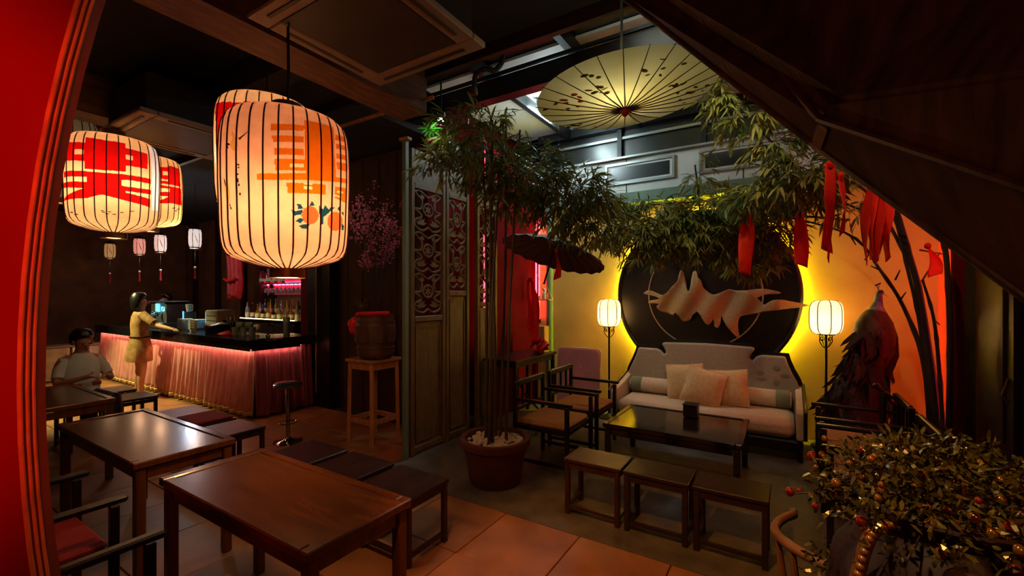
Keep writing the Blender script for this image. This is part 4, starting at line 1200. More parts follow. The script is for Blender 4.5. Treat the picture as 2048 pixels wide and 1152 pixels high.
MB().tube([(.17, -.5, .80), (.15, -.2, .4), (.18, .1, .15)], .015, 6).build('brace', 'black_wood', ct, smooth=True)
wx = thing('paper_box', 'tall pale cardboard box on the console table', 'box', uv(-2.9, 5.42, .858), RZ)
MB().box((0, 0, .18), (.16, .14, .36), .005).build('body', 'pale_wood', wx); MB().box((0, 0, .362), (.165, .03, .004)).build('tape', 'label_paper', wx)
fb = thing('fabric_flower', 'red crumpled fabric flower at the end of the console table', 'flower', uv(-2.82, 5.2, .858), RZ)
random.seed(5)
for k in range(26):
    a = random.uniform(0, 6.28); e = random.uniform(-.2, 1.3)
    d_ = Vector((math.cos(a) * math.cos(e), math.sin(a) * math.cos(e), math.sin(e)))
    MB().leaf(Vector((0, 0, .09)) + d_ * .02, d_, .12, .1, Vector((random.uniform(-1, 1), random.uniform(-1, 1), .3)), 1.2).build('petal', 'cloth_red', fb, solid=.003)
MB().ball((0, 0, .08), (.06, .06, .08), 10, 7).build('core', 'cloth_red', fb, smooth=True)
wj = thing('glass_jar', 'small glass jar with white content below the console table', 'jar', uv(-2.55, 4.55, 0), RZ)
MB().lathe([(0, 0), (.06, 0), (.065, .02), (.065, .16), (.045, .19), (.045, .21), (0, .21)], 16, caps=False).build('body', 'glass_ware', wj, smooth=True)
MB().lathe([(0, .21), (.05, .21), (.05, .235), (0, .235)], 16, caps=False).build('lid', 'metal_pale', wj, smooth=True)

# ================================================================== URN ON ITS STAND
SA = uv(-4.0, 3.42)
sd_ = thing('plant_stand', 'tall pale wooden stand carrying the dark urn', 'stand', SA, RZ)
for x in (-.18, .18):
    for y in (-.18, .18):
        MB().tube([(x * 1.06, y * 1.06, 0), (x, y, .9)], .028, 4).build('leg', 'pale_wood', sd_)
    MB().box((x, 0, .25), (.03, .34, .05)).build('stretcher', 'pale_wood', sd_)
    MB().box((x, 0, .86), (.03, .34, .07)).build('apron', 'pale_wood', sd_)
for y in (-.18, .18):
    MB().box((0, y, .25), (.34, .03, .05)).build('stretcher', 'pale_wood', sd_); MB().box((0, y, .86), (.34, .03, .07)).build('apron', 'pale_wood', sd_)
MB().box((0, 0, .918), (.44, .44, .035), .006).build('top', 'pale_wood', sd_)
ur = thing('urn', 'dark carved barrel urn with recessed panels on the pale stand', 'urn', SA + uv(.06, -.02, .936), RZ)
MB().lathe([(0, 0), (.15, 0), (.19, .03), (.205, .08), (.20, .12), (.195, .14), (.205, .2), (.215, .32), (.212, .40), (.195, .44), (.20, .47), (.205, .49), (.18, .49), (.17, .44), (0, .42)], 32, caps=False).build('body', 'urn', ur, smooth=True)
for k in range(8):
    a = 2 * math.pi * k / 8 + .2
    MB().box((.21 * math.cos(a), .21 * math.sin(a), .28), (.02, .11, .19), .006, rot=(0, 0, a)).build('panel', 'urn', ur)
for z in (.13, .42):
    MB().tube([(.205 * math.cos(2 * math.pi * k / 28), .205 * math.sin(2 * math.pi * k / 28), z) for k in range(28)], .012, 6, closed=True).build('band', 'urn', ur, smooth=True)
rb = thing('ribbon_bow', 'red puffy cloth bow tied to the urn rim', 'bow', SA + uv(-.19, -.10, 1.30), RZ)
for k in range(7):
    a = 2 * math.pi * k / 7
    MB().ball((.045 * math.cos(a), -.02 * (k % 2), .05 * math.sin(a)), (.05, .05, .055), 10, 7).build('loop', 'cloth_red', rb, smooth=True)
MB().ball((0, -.04, 0), .04, 10, 7).build('knot', 'cloth_red', rb, smooth=True)
MB().tube(disp([(.06, 0, .10), (.2, -.13, .14), (.36, -.09, .15), (.46, .08, .15)], 16), .022, 8).build('tail', 'cloth_red', rb, smooth=True)
wc = thing('white_canister', 'pale square canister beside the urn on the stand', 'canister', SA + uv(-.185, .13, .936), RZ)
MB().box((0, 0, .16), (.13, .13, .32), .01).build('body', 'white_paint', wc); MB().box((0, 0, .33), (.135, .135, .02), .005).build('lid', 'white_paint', wc)
def branchy(t, base, n, reach, h, mt, fl_m, fl_n, fl_s, spread=.5, seed=1):
    random.seed(seed)
    fb_ = MB(); tw = MB()
    for k in range(n):
        a = random.uniform(0, 6.28); rr = reach * random.uniform(.3, 1)
        p0 = Vector(base); p1 = p0 + Vector((math.cos(a) * rr * .4, math.sin(a) * rr * .4, h * random.uniform(.4, .6))); p2_ = p0 + Vector((math.cos(a) * rr, math.sin(a) * rr, h * random.uniform(.7, 1.05)))
        P_ = disp([p0, p1, p2_], 8); tw.tube(P_, [.006 - .0005 * i for i in range(len(P_))], 5)
        for j in range(3):
            q = P_[random.randint(4, 8)]; e = q + Vector((random.uniform(-1, 1), random.uniform(-1, 1), random.uniform(0, 1))) * .16 * h
            tw.tube([q, e], [.003, .0015], 4)
            for i in range(fl_n):
                s_ = random.uniform(.2, 1.05); p = q.lerp(e, s_) + Vector([random.gauss(0, .018) for _ in range(3)])
                fb_.leaf(p, Vector([random.gauss(0, 1) for _ in range(3)]), fl_s * random.uniform(.7, 1.3), fl_s * .7, Vector([random.gauss(0, 1) for _ in range(3)]))
    tw.build('twigs', mt, t, smooth=True)
    o = fb_.build('blossoms', fl_m, t, kind='stuff', fix=False)
bl = thing('blossom_branches', 'tall pink blossom branches rising from the urn', 'flowers', SA + uv(.06, -.02, 1.36), RZ)
branchy(bl, (0, 0, .0), 26, .34, 1.25, 'twig', 'blossom', 16, .03, seed=4)
gs = thing('gold_sprig', 'small sprig of gold beads rising above the red bow', 'sprig', SA + uv(-.2, 0.0, 1.30), RZ)
branchy(gs, (0, 0, .08), 6, .07, .28, 'twig', 'gold_leaf', 4, .014, seed=6)

# ================================================================== BAR
B0 = (-5.97, 3.10)
bar = thing('bar_counter', 'black topped bar counter with pink pleated skirt lit from above', 'bar counter', uv(*B0), RZ)
BL = 5.75
MB().box((-BL / 2 + .03, .27, 1.0), (BL + .06, .68, .12), .008).build('counter_top', 'counter', bar)
MB().box((-.26, .745, 1.0), (.68, .27, .12), .008).build('counter_top', 'counter', bar)
MB().box((-BL / 2 - .02, .30, .47), (BL - .16, .48, .94)).build('carcass', 'dark_wood', bar)
MB().box((-.29, .71, .47), (.46, .33, .94)).build('carcass', 'dark_wood', bar)
def pleat(s, z):
    k = 1 - z
    return (.010 + .030 * k) * math.sin(s * 40 + 1.3 * math.sin(s * 7)) + (.006 + .016 * k) * math.sin(s * 93 + 2)
sk = MB().grid(lambda a, c: Vector((-BL * a + .0, .035 - .05 * (1 - c) + pleat(BL * a, c), .05 + .885 * c)), 900, 8)
sk.build('skirt', 'skirt', bar, smooth=True, solid=.003, fix=False)
MB().grid(lambda a, c: Vector((-BL * a, .030 - .05 * (1 - c * .06) + pleat(BL * a, c * .06), .045 + .06 * c)), 900, 2).build('hem', 'gilt_hem', bar, smooth=True, solid=.003, fix=False)
MB().grid(lambda a, c: Vector((-.0 + .05 * (1 - c) - .012 + pleat(.85 * a + .4, c), .03 + .82 * a, .04 + .895 * c)), 160, 8).build('skirt', 'skirt_side', bar, smooth=True, solid=.003, fix=False)
MB().box((-BL / 2 + .03, -.064, .932), (BL + .06, .008, .034)).build('fascia_lip', 'counter', bar)
MB().box((.056, .3, .932), (.008, .68, .034)).build('fascia_lip', 'counter', bar)
MB().box((-BL / 2, -.030, .932), (BL - .04, .02, .012)).build('led_strip', 'led_pink', bar)
MB().box((.04, .34, .932), (.012, .62, .012)).build('led_strip', 'led_pink', bar)
# bar stool
bs = thing('bar_stool', 'chrome bar stool with small round seat at the bar corner', 'stool', uv(u_at(576, 2.85), 2.85), RZ)
MB().lathe([(0, .62), (.13, .62), (.15, .635), (.15, .655), (.12, .672), (0, .675)], 24, caps=False).build('seat', 'steel', bs, smooth=True)
MB().tube([(0, 0, .02), (0, 0, .62)], .022, 10).build('pole', 'chrome', bs, smooth=True)
MB().lathe([(0, 0), (.15, 0), (.15, .01), (.05, .03), (.025, .06), (0, .06)], 24, caps=False).build('base', 'chrome', bs, smooth=True)
MB().tube([(.09 * math.cos(2 * math.pi * k / 18), .09 * math.sin(2 * math.pi * k / 18), .22) for k in range(18)], .007, 6, closed=True).build('foot_ring', 'chrome', bs, smooth=True)
CT = 1.061
def bt(px, v): return uv(u_at(px, v), v, CT)
# coffee machine
cm = thing('coffee_machine', 'grey espresso machine with blue lit displays on the bar', 'coffee machine', bt(333, 3.48), RZ)
MB().box((0, .05, .27), (.62, .36, .34), .02).build('body', 'steel', cm)
MB().box((0, .0, .05), (.64, .44, .10), .012).build('drip_tray', 'steel', cm)
MB().box((0, .05, .46), (.66, .40, .04), .01).build('cup_rail', 'plastic_black', cm)
for x in (-.12, .18):
    MB().tube([(x, -.14, .26), (x, -.20, .24)], .035, 12).build('group_head', 'chrome', cm, smooth=True)
    MB().tube([(x, -.2, .23), (x + .02, -.34, .22)], .013, 8).build('portafilter_handle', 'plastic_black', cm, smooth=True)
MB().box((.0, -.136, .36), (.14, .012, .14)).build('display', 'screen_blue', cm)
MB().box((.235, -.136, .34), (.11, .012, .08)).build('display', 'screen_cyan', cm)
MB().tube(disp([(.27, -.12, .4), (.32, -.18, .3), (.31, -.16, .12)], 10), .007, 6).build('steam_wand', 'chrome', cm, smooth=True)
gr = thing('coffee_grinder', 'slim grinder with glowing blue side strip beside the espresso machine', 'grinder', bt(379, 3.5), RZ)
MB().box((0, 0, .15), (.10, .16, .30), .01).build('body', 'plastic_black', gr); MB().box((-.03, -.084, .18), (.02, .006, .26)).build('light_strip', 'screen_blue', gr)
MB().lathe([(.04, .30), (.06, .42), (.05, .43), (0, .43)], 14, caps=False).build('hopper', 'glass_ware', gr, smooth=True)
mb_ = thing('white_machine', 'pale boxy machine with a blue glowing edge on the bar', 'machine', bt(440, 3.62), RZ)
MB().box((0, 0, .17), (.38, .28, .34), .015).build('body', 'cassette', mb_); MB().box((-.198, -.08, .2), (.008, .10, .22)).build('light_strip', 'screen_blue', mb_)
for z in (.09, .17, .25): MB().box((0.02, -.142, z), (.3, .006, .012)).build('slot', 'grille', mb_)
# crockery
def dishstack(label, px, v, r, n, dz):
    t = thing('dish_stack', label, 'dishes', bt(px, v), RZ)
    for k in range(n):
        MB().lathe([(0, 0), (r * .55, 0), (r * .6, .008), (r, dz * 1.6), (r * .97, dz * 1.6), (r * .58, .014), (0, .012)], 20, (0, 0, k * dz), caps=False).build('dish', 'china', t, smooth=True)
dishstack('taller stack of pale bowls by the standing person hand', 370, 3.34, .11, 5, .034)
dishstack('low stack of pale plates behind the bowls', 398, 3.52, .14, 8, .02)
dishstack('small stack of grey cups next to the bowls', 386, 3.3, .07, 4, .04)
tr = thing('lidded_tub', 'black tub with a white cloth on top on the bar', 'tub', bt(431, 3.30), RZ)
MB().lathe([(0, 0), (.13, 0), (.15, .13), (.14, .13), (0, .1)], 20, caps=False).build('body', 'plastic_black', tr, smooth=True)
MB().grid(lambda a, c: Vector(((a - .5) * .32, (c - .5) * .26, .14 + .03 * math.sin(a * 6) * math.cos(c * 5))), 10, 10).build('cloth', 'china', tr, smooth=True, solid=.006)
rc = thing('red_cloth', 'folded orange red napkin lying on the bar', 'napkin', bt(446, 3.2), RZ)
MB().grid(lambda a, c: Vector(((a - .5) * .2, (c - .5) * .16, .012 + .04 * (1 - abs(a - .5) * 2) * (.4 + c))), 6, 6).build('sheet', 'cloth_red', rc, smooth=True, solid=.006)
MB().box((0, 0, .004), (.17, .13, .008)).build('fold', 'cloth_red', rc)
def goblet(name, label, loc, h, r, m='glass_ware', group=None):
    t = thing(name, label, 'glass', loc, RZ, group)
    MB().lathe([(0, 0), (r * .8, 0), (r * .7, .006), (.006, .015), (.006, h * .45), (r * .7, h * .55), (r, h * .8), (r * .85, h), (r * .8, h), (r * .92, h * .8), (r * .6, h * .58), (0, h * .5)], 16, caps=False).build('bowl', m, t, smooth=True)
def tumbler(label, loc, h, r, m='glass_ware', group=None):
    t = thing('tumbler', label, 'glass', loc, RZ, group)
    MB().lathe([(0, 0), (r * .85, 0), (r, h), (r * .92, h), (r * .78, .012), (0, .012)], 16, caps=False).build('wall', m, t, smooth=True)
random.seed(21)
gg = 'glassware on the bar top'
for k, (px, v, h, r, m) in enumerate(((452, 3.42, .2, .05, 'b_dark'), (461, 3.36, .22, .05, 'steel'), (470, 3.3, .12, .045, 'glass_ware'), (478, 3.44, .14, .05, 'glass_ware'), (487, 3.34, .12, .045, 'glass_ware'), (496, 3.42, .15, .05, 'glass_ware'), (505, 3.36, .13, .045, 'glass_ware'), (514, 3.46, .12, .05, 'china'), (466, 3.5, .16, .05, 'b_dark'))):
    if k % 2: goblet('stem_glass', '%s glass from the napkin along the bar, stemmed' % ORD[k].capitalize(), bt(px, v), h + .04, r, m, gg)
    else: tumbler('%s glass from the napkin along the bar, straight sided' % ORD[k].capitalize(), bt(px, v), h, r, m, gg)
lm = thing('desk_fountain', 'curved chrome bar tap near the bar corner', 'tap', bt(536, 3.48), RZ)
MB().tube(disp([(0, 0, 0), (0, 0, .12), (.05, 0, .18), (.13, 0, .15), (.15, 0, .1)], 20), .012, 8).build('spout', 'chrome', lm, smooth=True)
MB().lathe([(0, 0), (.03, 0), (.03, .02), (0, .025)], 12, caps=False).build('base', 'chrome', lm, smooth=True)
dv = thing('straw_holder', 'tall clear straw holder at the bar corner', 'holder', bt(573, 3.75), RZ)
MB().lathe([(0, 0), (.045, 0), (.05, .26), (.045, .26), (.04, .01), (0, .01)], 14, caps=False).build('wall', 'glass_ware', dv, smooth=True)
for k in range(9):
    a = k * .7; MB().tube([(.025 * math.cos(a), .025 * math.sin(a), .02), (.04 * math.cos(a), .04 * math.sin(a), .36 + .02 * (k % 3))], .004, 5).build('straw', 'pale_wood', dv)
for k, (px, v) in enumerate(((525, 3.2), (542, 3.16), (556, 3.3))):
    mnu = thing('coaster', ['round dark coaster nearest the glasses', 'round dark coaster in the middle of the bar corner', 'round dark coaster nearest the straw holder'][k], 'coaster', bt(px, v), RZ, 'coasters')
    MB().lathe([(0, 0), (.06, 0), (.06, .006), (0, .006)], 18, caps=False).build('disc', 'leather', mnu, smooth=True)
    MB().lathe([(.045, .006), (.06, .006), (.06, .01), (.045, .01)], 18, caps=False).build('rim', 'brass_dark', mnu, smooth=True)

# bottles
def bottle(label, loc, h, r, m, style=0, group='bottles behind the bar'):
    t = thing('bottle', label, 'bottle', loc, RZ, group)
    if style == 0: pr = [(0, 0), (r, 0), (r, h * .55), (r * .85, h * .64), (r * .36, h * .74), (r * .33, h * .93), (0, h * .93)]
    elif style == 1: pr = [(0, 0), (r * .9, 0), (r * 1.15, h * .2), (r * 1.1, h * .45), (r * .4, h * .62), (r * .3, h * .93), (0, h * .93)]
    else: pr = [(0, 0), (r, 0), (r * .95, h * .35), (r * .5, h * .6), (r * .28, h * .8), (r * .26, h * .93), (0, h * .93)]
    MB().lathe(pr, 12, caps=False).build('body', m, t, smooth=True)
    MB().lathe([(0, h * .92), (r * .4, h * .92), (r * .4, h), (0, h)], 10, caps=False).build('cap', 'gold_leaf' if h > .3 else 'plastic_black', t, smooth=True)
    MB().lathe([(r * 1.17 if style == 1 else r + .001, h * .14), (r * 1.18 if style == 1 else r + .002, h * .38)], 12, caps=False).build('paper_label', 'label_paper', t, smooth=True)
sb = thing('back_bar', 'back bar cabinet with lit bottle step behind the counter', 'cabinet', uv(-9.05, 5.2), RZ)
MB().box((0, 0, .55), (2.1, .5, 1.1)).build('body', 'dark_wood', sb)
MB().box((0, 0, 1.12), (2.14, .54, .04), .006).build('top', 'counter', sb)
MB().box((0, .12, 1.19), (2.0, .22, .10)).build('step', 'gilt_hem', sb)
for x in (-.7, 0, .7):
    dd = MB().box((x, -.256, .55), (.64, .014, 1.0), .004).build('door', 'dark_wood', sb); MB().ball((x + .26, -.27, .6), .014, 8, 5).build('knob', 'brass_dark', dd, smooth=True)
MB().box((0, -.0, 1.146), (2.0, .012, .010)).build('led_strip', 'led_counter', sb) if 'led_counter' in M else None
sv2 = thing('bottle_shelf', 'lit glass shelf with bottles above the back bar', 'shelf', uv(-9.05, 5.42, 1.90), RZ)
MB().box((0, 0, 0), (2.1, .26, .025), .004).build('board', 'steel', sv2)
MB().box((0, .122, .02), (2.0, .01, .012)).build('led_strip', 'led_shelf', sv2)
MB().box((0, .122, -.022), (2.0, .01, .012)).build('led_strip', 'led_shelf', sv2)
for x in (-1.03, 1.03): MB().box((x, .05, .2), (.03, .16, 1.3)).build('upright', 'dark_wood', sv2)
MB().box((0, .145, .25), (2.1, .02, 1.0)).build('back_panel', 'wall_shelf', sv2)
glow('led_warm', (1.0, .78, .25), 10)
bl_ = MB().box((0, -.24, 1.155), (2.0, .012, .012)).build('led_strip', 'led_warm', sb)
cols_ = ['b_clear', 'b_clear', 'b_dark', 'b_blue', 'b_amber', 'b_yellow', 'b_dark', 'b_green', 'b_amber', 'b_clear', 'b_dark', 'b_yellow', 'b_green', 'b_amber', 'b_clear', 'b_dark', 'b_amber', 'b_yellow', 'b_clear', 'b_dark']
cn = {'b_clear': 'clear', 'b_dark': 'black', 'b_blue': 'blue', 'b_amber': 'amber', 'b_yellow': 'yellow', 'b_green': 'green', 'b_red': 'red', 'b_pink': 'pink'}
random.seed(2)
for k, c in enumerate(cols_):
    x = -.98 + 1.96 * k / 19
    bottle('%s bottle on the back bar, %s from the curtain end' % (cn[c], ORD[k]), uv(-9.05 + x, 5.2 + (.12 if k % 2 else -.10), 1.24 if k % 2 else 1.141), random.uniform(.26, .36), random.uniform(.034, .045), c, k % 3)
for k in range(11):
    x = -.95 + .088 * k
    bottle('red lit bottle on the glass shelf, %s from the curtain end' % ORD[k], uv(-9.05 + x, 5.38, 1.913), random.uniform(.2, .3), .035, 'b_red' if k % 3 else 'b_pink', k % 3, 'bottles on the lit shelf')
for k in range(12):
    t = thing('hanging_glass', 'upside down wine glass under the lit shelf, %s from the curtain end' % ORD[k], 'glass', uv(-9.05 - .72 + .15 * k, 5.36, 1.886), RZ, 'glasses hanging under the lit shelf')
    MB().lathe([(0, 0), (.032, 0), (.03, -.006), (.005, -.014), (.005, -.08), (.03, -.10), (.04, -.15), (.034, -.19)], 12, caps=False).build('bowl', 'glass_ware', t, smooth=True)
# red drape at the bar end
dr = thing('red_drape', 'red cloth drape hanging knotted beside the bottle shelves', 'drape', uv(u_at(466, 4.9), 4.9), RZ)
def drp(a, c):
    z = 1.55 + 1.6 * c
    wd = .20 + .10 * math.sin(c * 3.0) + (.05 if c < .3 else 0)
    return Vector(((a - .5) * wd * 2, .06 * math.sin(a * 22) + .03 * math.sin(c * 5), z + (.12 * abs(math.sin(a * 7)) if c < .01 else 0)))
MB().grid(drp, 44, 14).build('cloth', 'cloth_red', dr, smooth=True, solid=.004)
MB().tube([(-.3, 0, 3.16), (.3, 0, 3.16)], .02, 8).build('rail', 'dark_wood', dr, smooth=True)
MB().tube([(-.24, -.07, 2.0), (0, -.11, 1.95), (.24, -.07, 2.0)], .03, 8).build('knot', 'cloth_red', dr, smooth=True)

# small hexagon lanterns in a row over the bar
for k, (px, c, es, lab) in enumerate(((390, (1.0, .86, .82), 1.0, 'small white hexagon lantern nearest the red drape'), (321, (1.0, .62, .52), .95, 'small pale lantern with arched top over the coffee machine'), (279, (1.0, .30, .24), .85, 'small pink lantern over the standing person'), (220, (1.0, .48, .16), .42, 'small dim amber lantern below the silver striped one'))):
    u = u_at(px, 3.6)
    mat('small_shade_%d' % k, (.9, .8, .7), .8, var=.05, emit=c, estr=es, translucent=.5)
    t = thing('hexagon_lantern', lab, 'lantern', uv(u, 3.6, 2.49), RZ + .3, 'small lanterns over the bar')
    MB().lathe([(.082, 0), (.098, .06), (.098, .26), (.085, .31)], 6, caps=False).build('shade', 'small_shade_%d' % k, t)
    for j in range(6):
        a = 2 * math.pi * j / 6; c_, s_ = math.cos(a), math.sin(a)
        MB().tube(disp([(.07 * c_, .07 * s_, -.05), (.084 * c_, .084 * s_, 0), (.102 * c_, .102 * s_, .16), (.088 * c_, .088 * s_, .31), (.125 * c_, .125 * s_, .35)], 14), .005, 5).build('frame_bar', 'black_wood', t)
    MB().lathe([(.0, 0), (.09, 0), (.09, -.02), (0, -.03)], 6, caps=False).build('base', 'black_wood', t)
    MB().lathe([(.0, .31), (.10, .31), (.05, .36), (0, .37)], 6, caps=False).build('roof', 'black_wood', t)
    MB().tube([(0, 0, .36), (0, 0, 3.6 - 2.49)], .004, 5).build('cord', 'cord', t)
    MB().tube([(0, 0, -.03), (0, 0, -.34)], .003, 5).build('tassel_cord', 'cord', t)
    MB().ball((0, 0, -.36), .022, 8, 6).build('bead', 'china', t, smooth=True)
    MB().lathe([(.012, -.38), (.02, -.56), (0, -.56)], 8, caps=False).build('tassel', 'cloth_red', t, smooth=True)
    l = lamp('small_lantern_light', 'POINT', (0, 0, 0), 7.0 * es, (1.0, .55, .3), shadow_soft_size=.08); l.parent = t; l.location = (0, 0, -.12)
    MB().leaf((.09, -.02, .05), (-.02, -.05, .2), .2, .012, (1, 0, 0)).build('painted_twig', 'twig', t)

# ================================================================== PEOPLE
def skin_body(t, name, verts, edges, rad, m, root=0):
    me = bpy.data.meshes.new(name); me.from_pydata(verts, edges, []); me.update()
    o = put(name, me, None, t)
    o.modifiers.new('skin', 'SKIN'); 
    sk_ = me.skin_vertices[0].data if me.skin_vertices else None
    if sk_ is None:
        bm = bmesh.new(); bm.from_mesh(me); bm.verts.layers.skin.verify(); bm.to_mesh(me); bm.free(); sk_ = me.skin_vertices[0].data
    for i, r in enumerate(rad):
        sk_[i].radius = (r, r) if not isinstance(r, tuple) else r
    sk_[root].use_root = True
    q = o.modifiers.new('sub', 'SUBSURF'); q.levels = 2; q.render_levels = 2
    me.materials.append(M[m])
    return o
def person_body(t, H, arms, lean=0.0, legs=True):
    """arms: for each side the elbow and wrist positions; the figure faces +y"""
    s = H / 1.62
    V = [(0, 0, .92), (0, 0, 1.05), (0, .0, 1.20), (0, 0, 1.32), (0, .0, 1.40), (0, .01, 1.46), (0, .02, 1.54), (0, .015, 1.60)]
    Rr = [(.12, .10), (.105, .085), (.115, .09), (.10, .075), (.05, .05), (.055, .06), (.075, .088), (.05, .06)]
    E = [(i, i + 1) for i in range(7)]
    def add(p, r, q):
        V.append(p); Rr.append(r); E.append((q, len(V) - 1)); return len(V) - 1
    for sx, (el, wr) in zip((-1, 1), arms):
        sh_ = add((sx * .155, 0, 1.335), .052, 3)
        up_ = add(tuple((Vector((sx * .165, 0, 1.33)) * .5 + Vector(el) * .5)), .045, sh_)
        e_ = add(el, .038, up_); f_ = add(tuple(Vector(el).lerp(Vector(wr), .5)), .034, e_); w_ = add(wr, .025, f_)
        d_ = (Vector(wr) - Vector(el)).normalized()
        side = d_.cross(Vector((0, 0, 1)))
        if side.length < .1: side = Vector((1, 0, 0))
        side.normalize()
        palm = add(tuple(Vector(wr) + d_ * .05), (.03, .02), w_)
        for j, (o_, L_) in enumerate(((-.024, .062), (-.008, .072), (.008, .068), (.023, .054))):
            k1 = add(tuple(Vector(wr) + d_ * .085 + side * o_), .0095, palm)
            k2 = add(tuple(Vector(wr) + d_ * (.085 + L_ * .5) + side * o_ * 1.1 + Vector((0, 0, -.006))), .0085, k1)
            add(tuple(Vector(wr) + d_ * (.085 + L_) + side * o_ * 1.1 + Vector((0, 0, -.02))), .007, k2)
        th1 = add(tuple(Vector(wr) + d_ * .035 + side * .035 * -sx), .010, palm); add(tuple(Vector(wr) + d_ * .075 + side * .052 * -sx), .008, th1)
    if legs:
        for sx in (-1, 1):
            h_ = add((sx * .085, 0, .84), .085, 0); k_ = add((sx * .09, .015, .47), .055, h_); c_ = add((sx * .09, -.01, .32), .052, k_)
            a_ = add((sx * .09, -.01, .08), .036, c_); f1 = add((sx * .095, .05, .04), (.04, .034), a_); add((sx * .1, .14, .028), (.038, .024), f1)
    V = [tuple(Vector(p) * s) for p in V]; Rr = [tuple(x * s for x in r) if isinstance(r, tuple) else r * s for r in Rr]
    return skin_body(t, 'body', V, E, Rr, 'skin')
def face(t, s=1.0, mask=False):
    for sx in (-1, 1):
        MB().ball((sx * .032, .088, 1.555), (.012, .008, .008), 8, 5).build('eye', 'eye', t, smooth=True)
        MB().ball((sx * .082, .01, 1.545), (.012, .022, .03), 8, 5).build('ear', 'skin', t, smooth=True)
    MB().ball((0, .105, 1.53), (.014, .018, .022), 8, 5).build('nose', 'skin', t, smooth=True)
    if mask:
        MB().ball((0, .07, 1.51), (.075, .055, .05), 12, 8).build('face_mask', 'mask_white', t, smooth=True)
    else:
        MB().ball((0, .093, 1.49), (.024, .01, .007), 8, 5).build('mouth', 'lip', t, smooth=True)
def hair(t, bob=True):
    b = MB()
    secs = [((0, -.01, 1.695), .02, .025), ((0, -.01, 1.685), .065, .075), ((0, -.012, 1.65), .092, .100), ((0, -.03, 1.6), .102, .094), ((0, -.048, 1.55), .105, .078), ((0, -.05, 1.5), .106, .070), ((0, -.05, 1.45), .102, .062), ((0, -.05, 1.42), .085, .05)]
    if not bob: secs = secs[:4] + [((0, -.048, 1.55), .092, .066), ((0, -.055, 1.51), .078, .05)]
    b.loft(secs, 20); b.build('hair', 'hair', t, smooth=True)
pr1 = thing('person', 'person in a brown short dress standing at the bar, arm resting on it', 'person', uv(u_at(280, 2.80), 2.80, 0), RZ + R(-6))
person_body(pr1, 1.62, (((-.24, .02, 1.08), (-.17, .10, .90)), ((.36, .14, 1.17), (.60, .24, 1.13))))
hair(pr1); face(pr1)
b = MB().loft([((0, -.01, .60), .215, .165), ((0, -.01, .68), .215, .165), ((0, 0, .80), .20, .155), ((0, 0, .92), .17, .135), ((0, 0, 1.03), .15, .115), ((0, 0, 1.18), .165, .12), ((0, 0, 1.30), .165, .11), ((0, 0, 1.37), .12, .085), ((0, 0, 1.405), .07, .06)], 28)
b.v = [(x * (1 + (.05 * math.sin(9 * math.atan2(y, x)) if z < .85 else 0)), y * (1 + (.05 * math.sin(9 * math.atan2(y, x)) if z < .85 else 0)), z) for x, y, z in b.v]
b.build('dress', 'dress', pr1, smooth=True)
MB().tube([(.14, 0, 1.335), (.25, .06, 1.26), (.315, .105, 1.21)], [.07, .062, .06], 12).build('sleeve', 'dress', pr1, smooth=True)
MB().tube([(-.14, 0, 1.335), (-.20, .01, 1.22), (-.225, .015, 1.13)], [.07, .062, .058], 12).build('sleeve', 'dress', pr1, smooth=True)
MB().tube([(.16 * math.cos(2 * math.pi * k / 20), .125 * math.sin(2 * math.pi * k / 20), .985) for k in range(20)], .012, 6, closed=True).build('belt', 'leather', pr1, smooth=True)
pr2 = thing('person', 'bartender with white face mask and grey shirt behind the bar', 'person', uv(u_at(332, 4.3), 4.3, 0), RZ + R(170))
person_body(pr2, 1.62, (((-.25, .10, 1.08), (-.14, .28, 1.08)), ((.25, .10, 1.08), (.14, .28, 1.08))))
hair(pr2, False); face(pr2, mask=True)
MB().loft([((0, 0, .80), .17, .13), ((0, 0, 1.0), .165, .125), ((0, 0, 1.18), .175, .125), ((0, 0, 1.31), .17, .11), ((0, 0, 1.37), .12, .085), ((0, 0, 1.405), .07, .06)], 24).build('shirt', 'shirt_grey', pr2, smooth=True)
for sx in (-1, 1): MB().tube([(sx * .14, 0, 1.335), (sx * .21, .05, 1.2), (sx * .25, .10, 1.08)], [.068, .06, .055], 12).build('sleeve', 'shirt_grey', pr2, smooth=True)
MB().loft([((0, .01, .1), .13, .12), ((0, 0, .5), .16, .13), ((0, 0, .84), .17, .135)], 20).build('apron', 'plastic_black', pr2, smooth=True)
pr3 = thing('person', 'person in dark clothes behind the far part of the bar', 'person', uv(u_at(237, 4.3), 4.3, 0), RZ + R(200))
pr3.scale = (.86, .86, .86)
person_body(pr3, 1.56, (((-.22, .16, 1.10), (-.12, .36, 1.12)), ((.22, .16, 1.10), (.12, .36, 1.12))))
hair(pr3, False); face(pr3)
MB().loft([((0, 0, .72), .18, .14), ((0, 0, .95), .16, .125), ((0, 0, 1.14), .17, .12), ((0, 0, 1.27), .165, .11), ((0, 0, 1.33), .12, .085), ((0, 0, 1.365), .07, .06)], 24).build('shirt', 'plastic_black', pr3, smooth=True)
for sx in (-1, 1):
    MB().tube([(sx * .14, 0, 1.295), (sx * .20, .08, 1.17), (sx * .21, .155, 1.07)], [.068, .06, .055], 12).build('sleeve', 'plastic_black', pr3, smooth=True)
    MB().tube([(sx * .085, 0, .80), (sx * .09, .015, .45), (sx * .09, -.01, .12)], [.10, .08, .07], 12).build('trouser_leg', 'plastic_black', pr3, smooth=True)

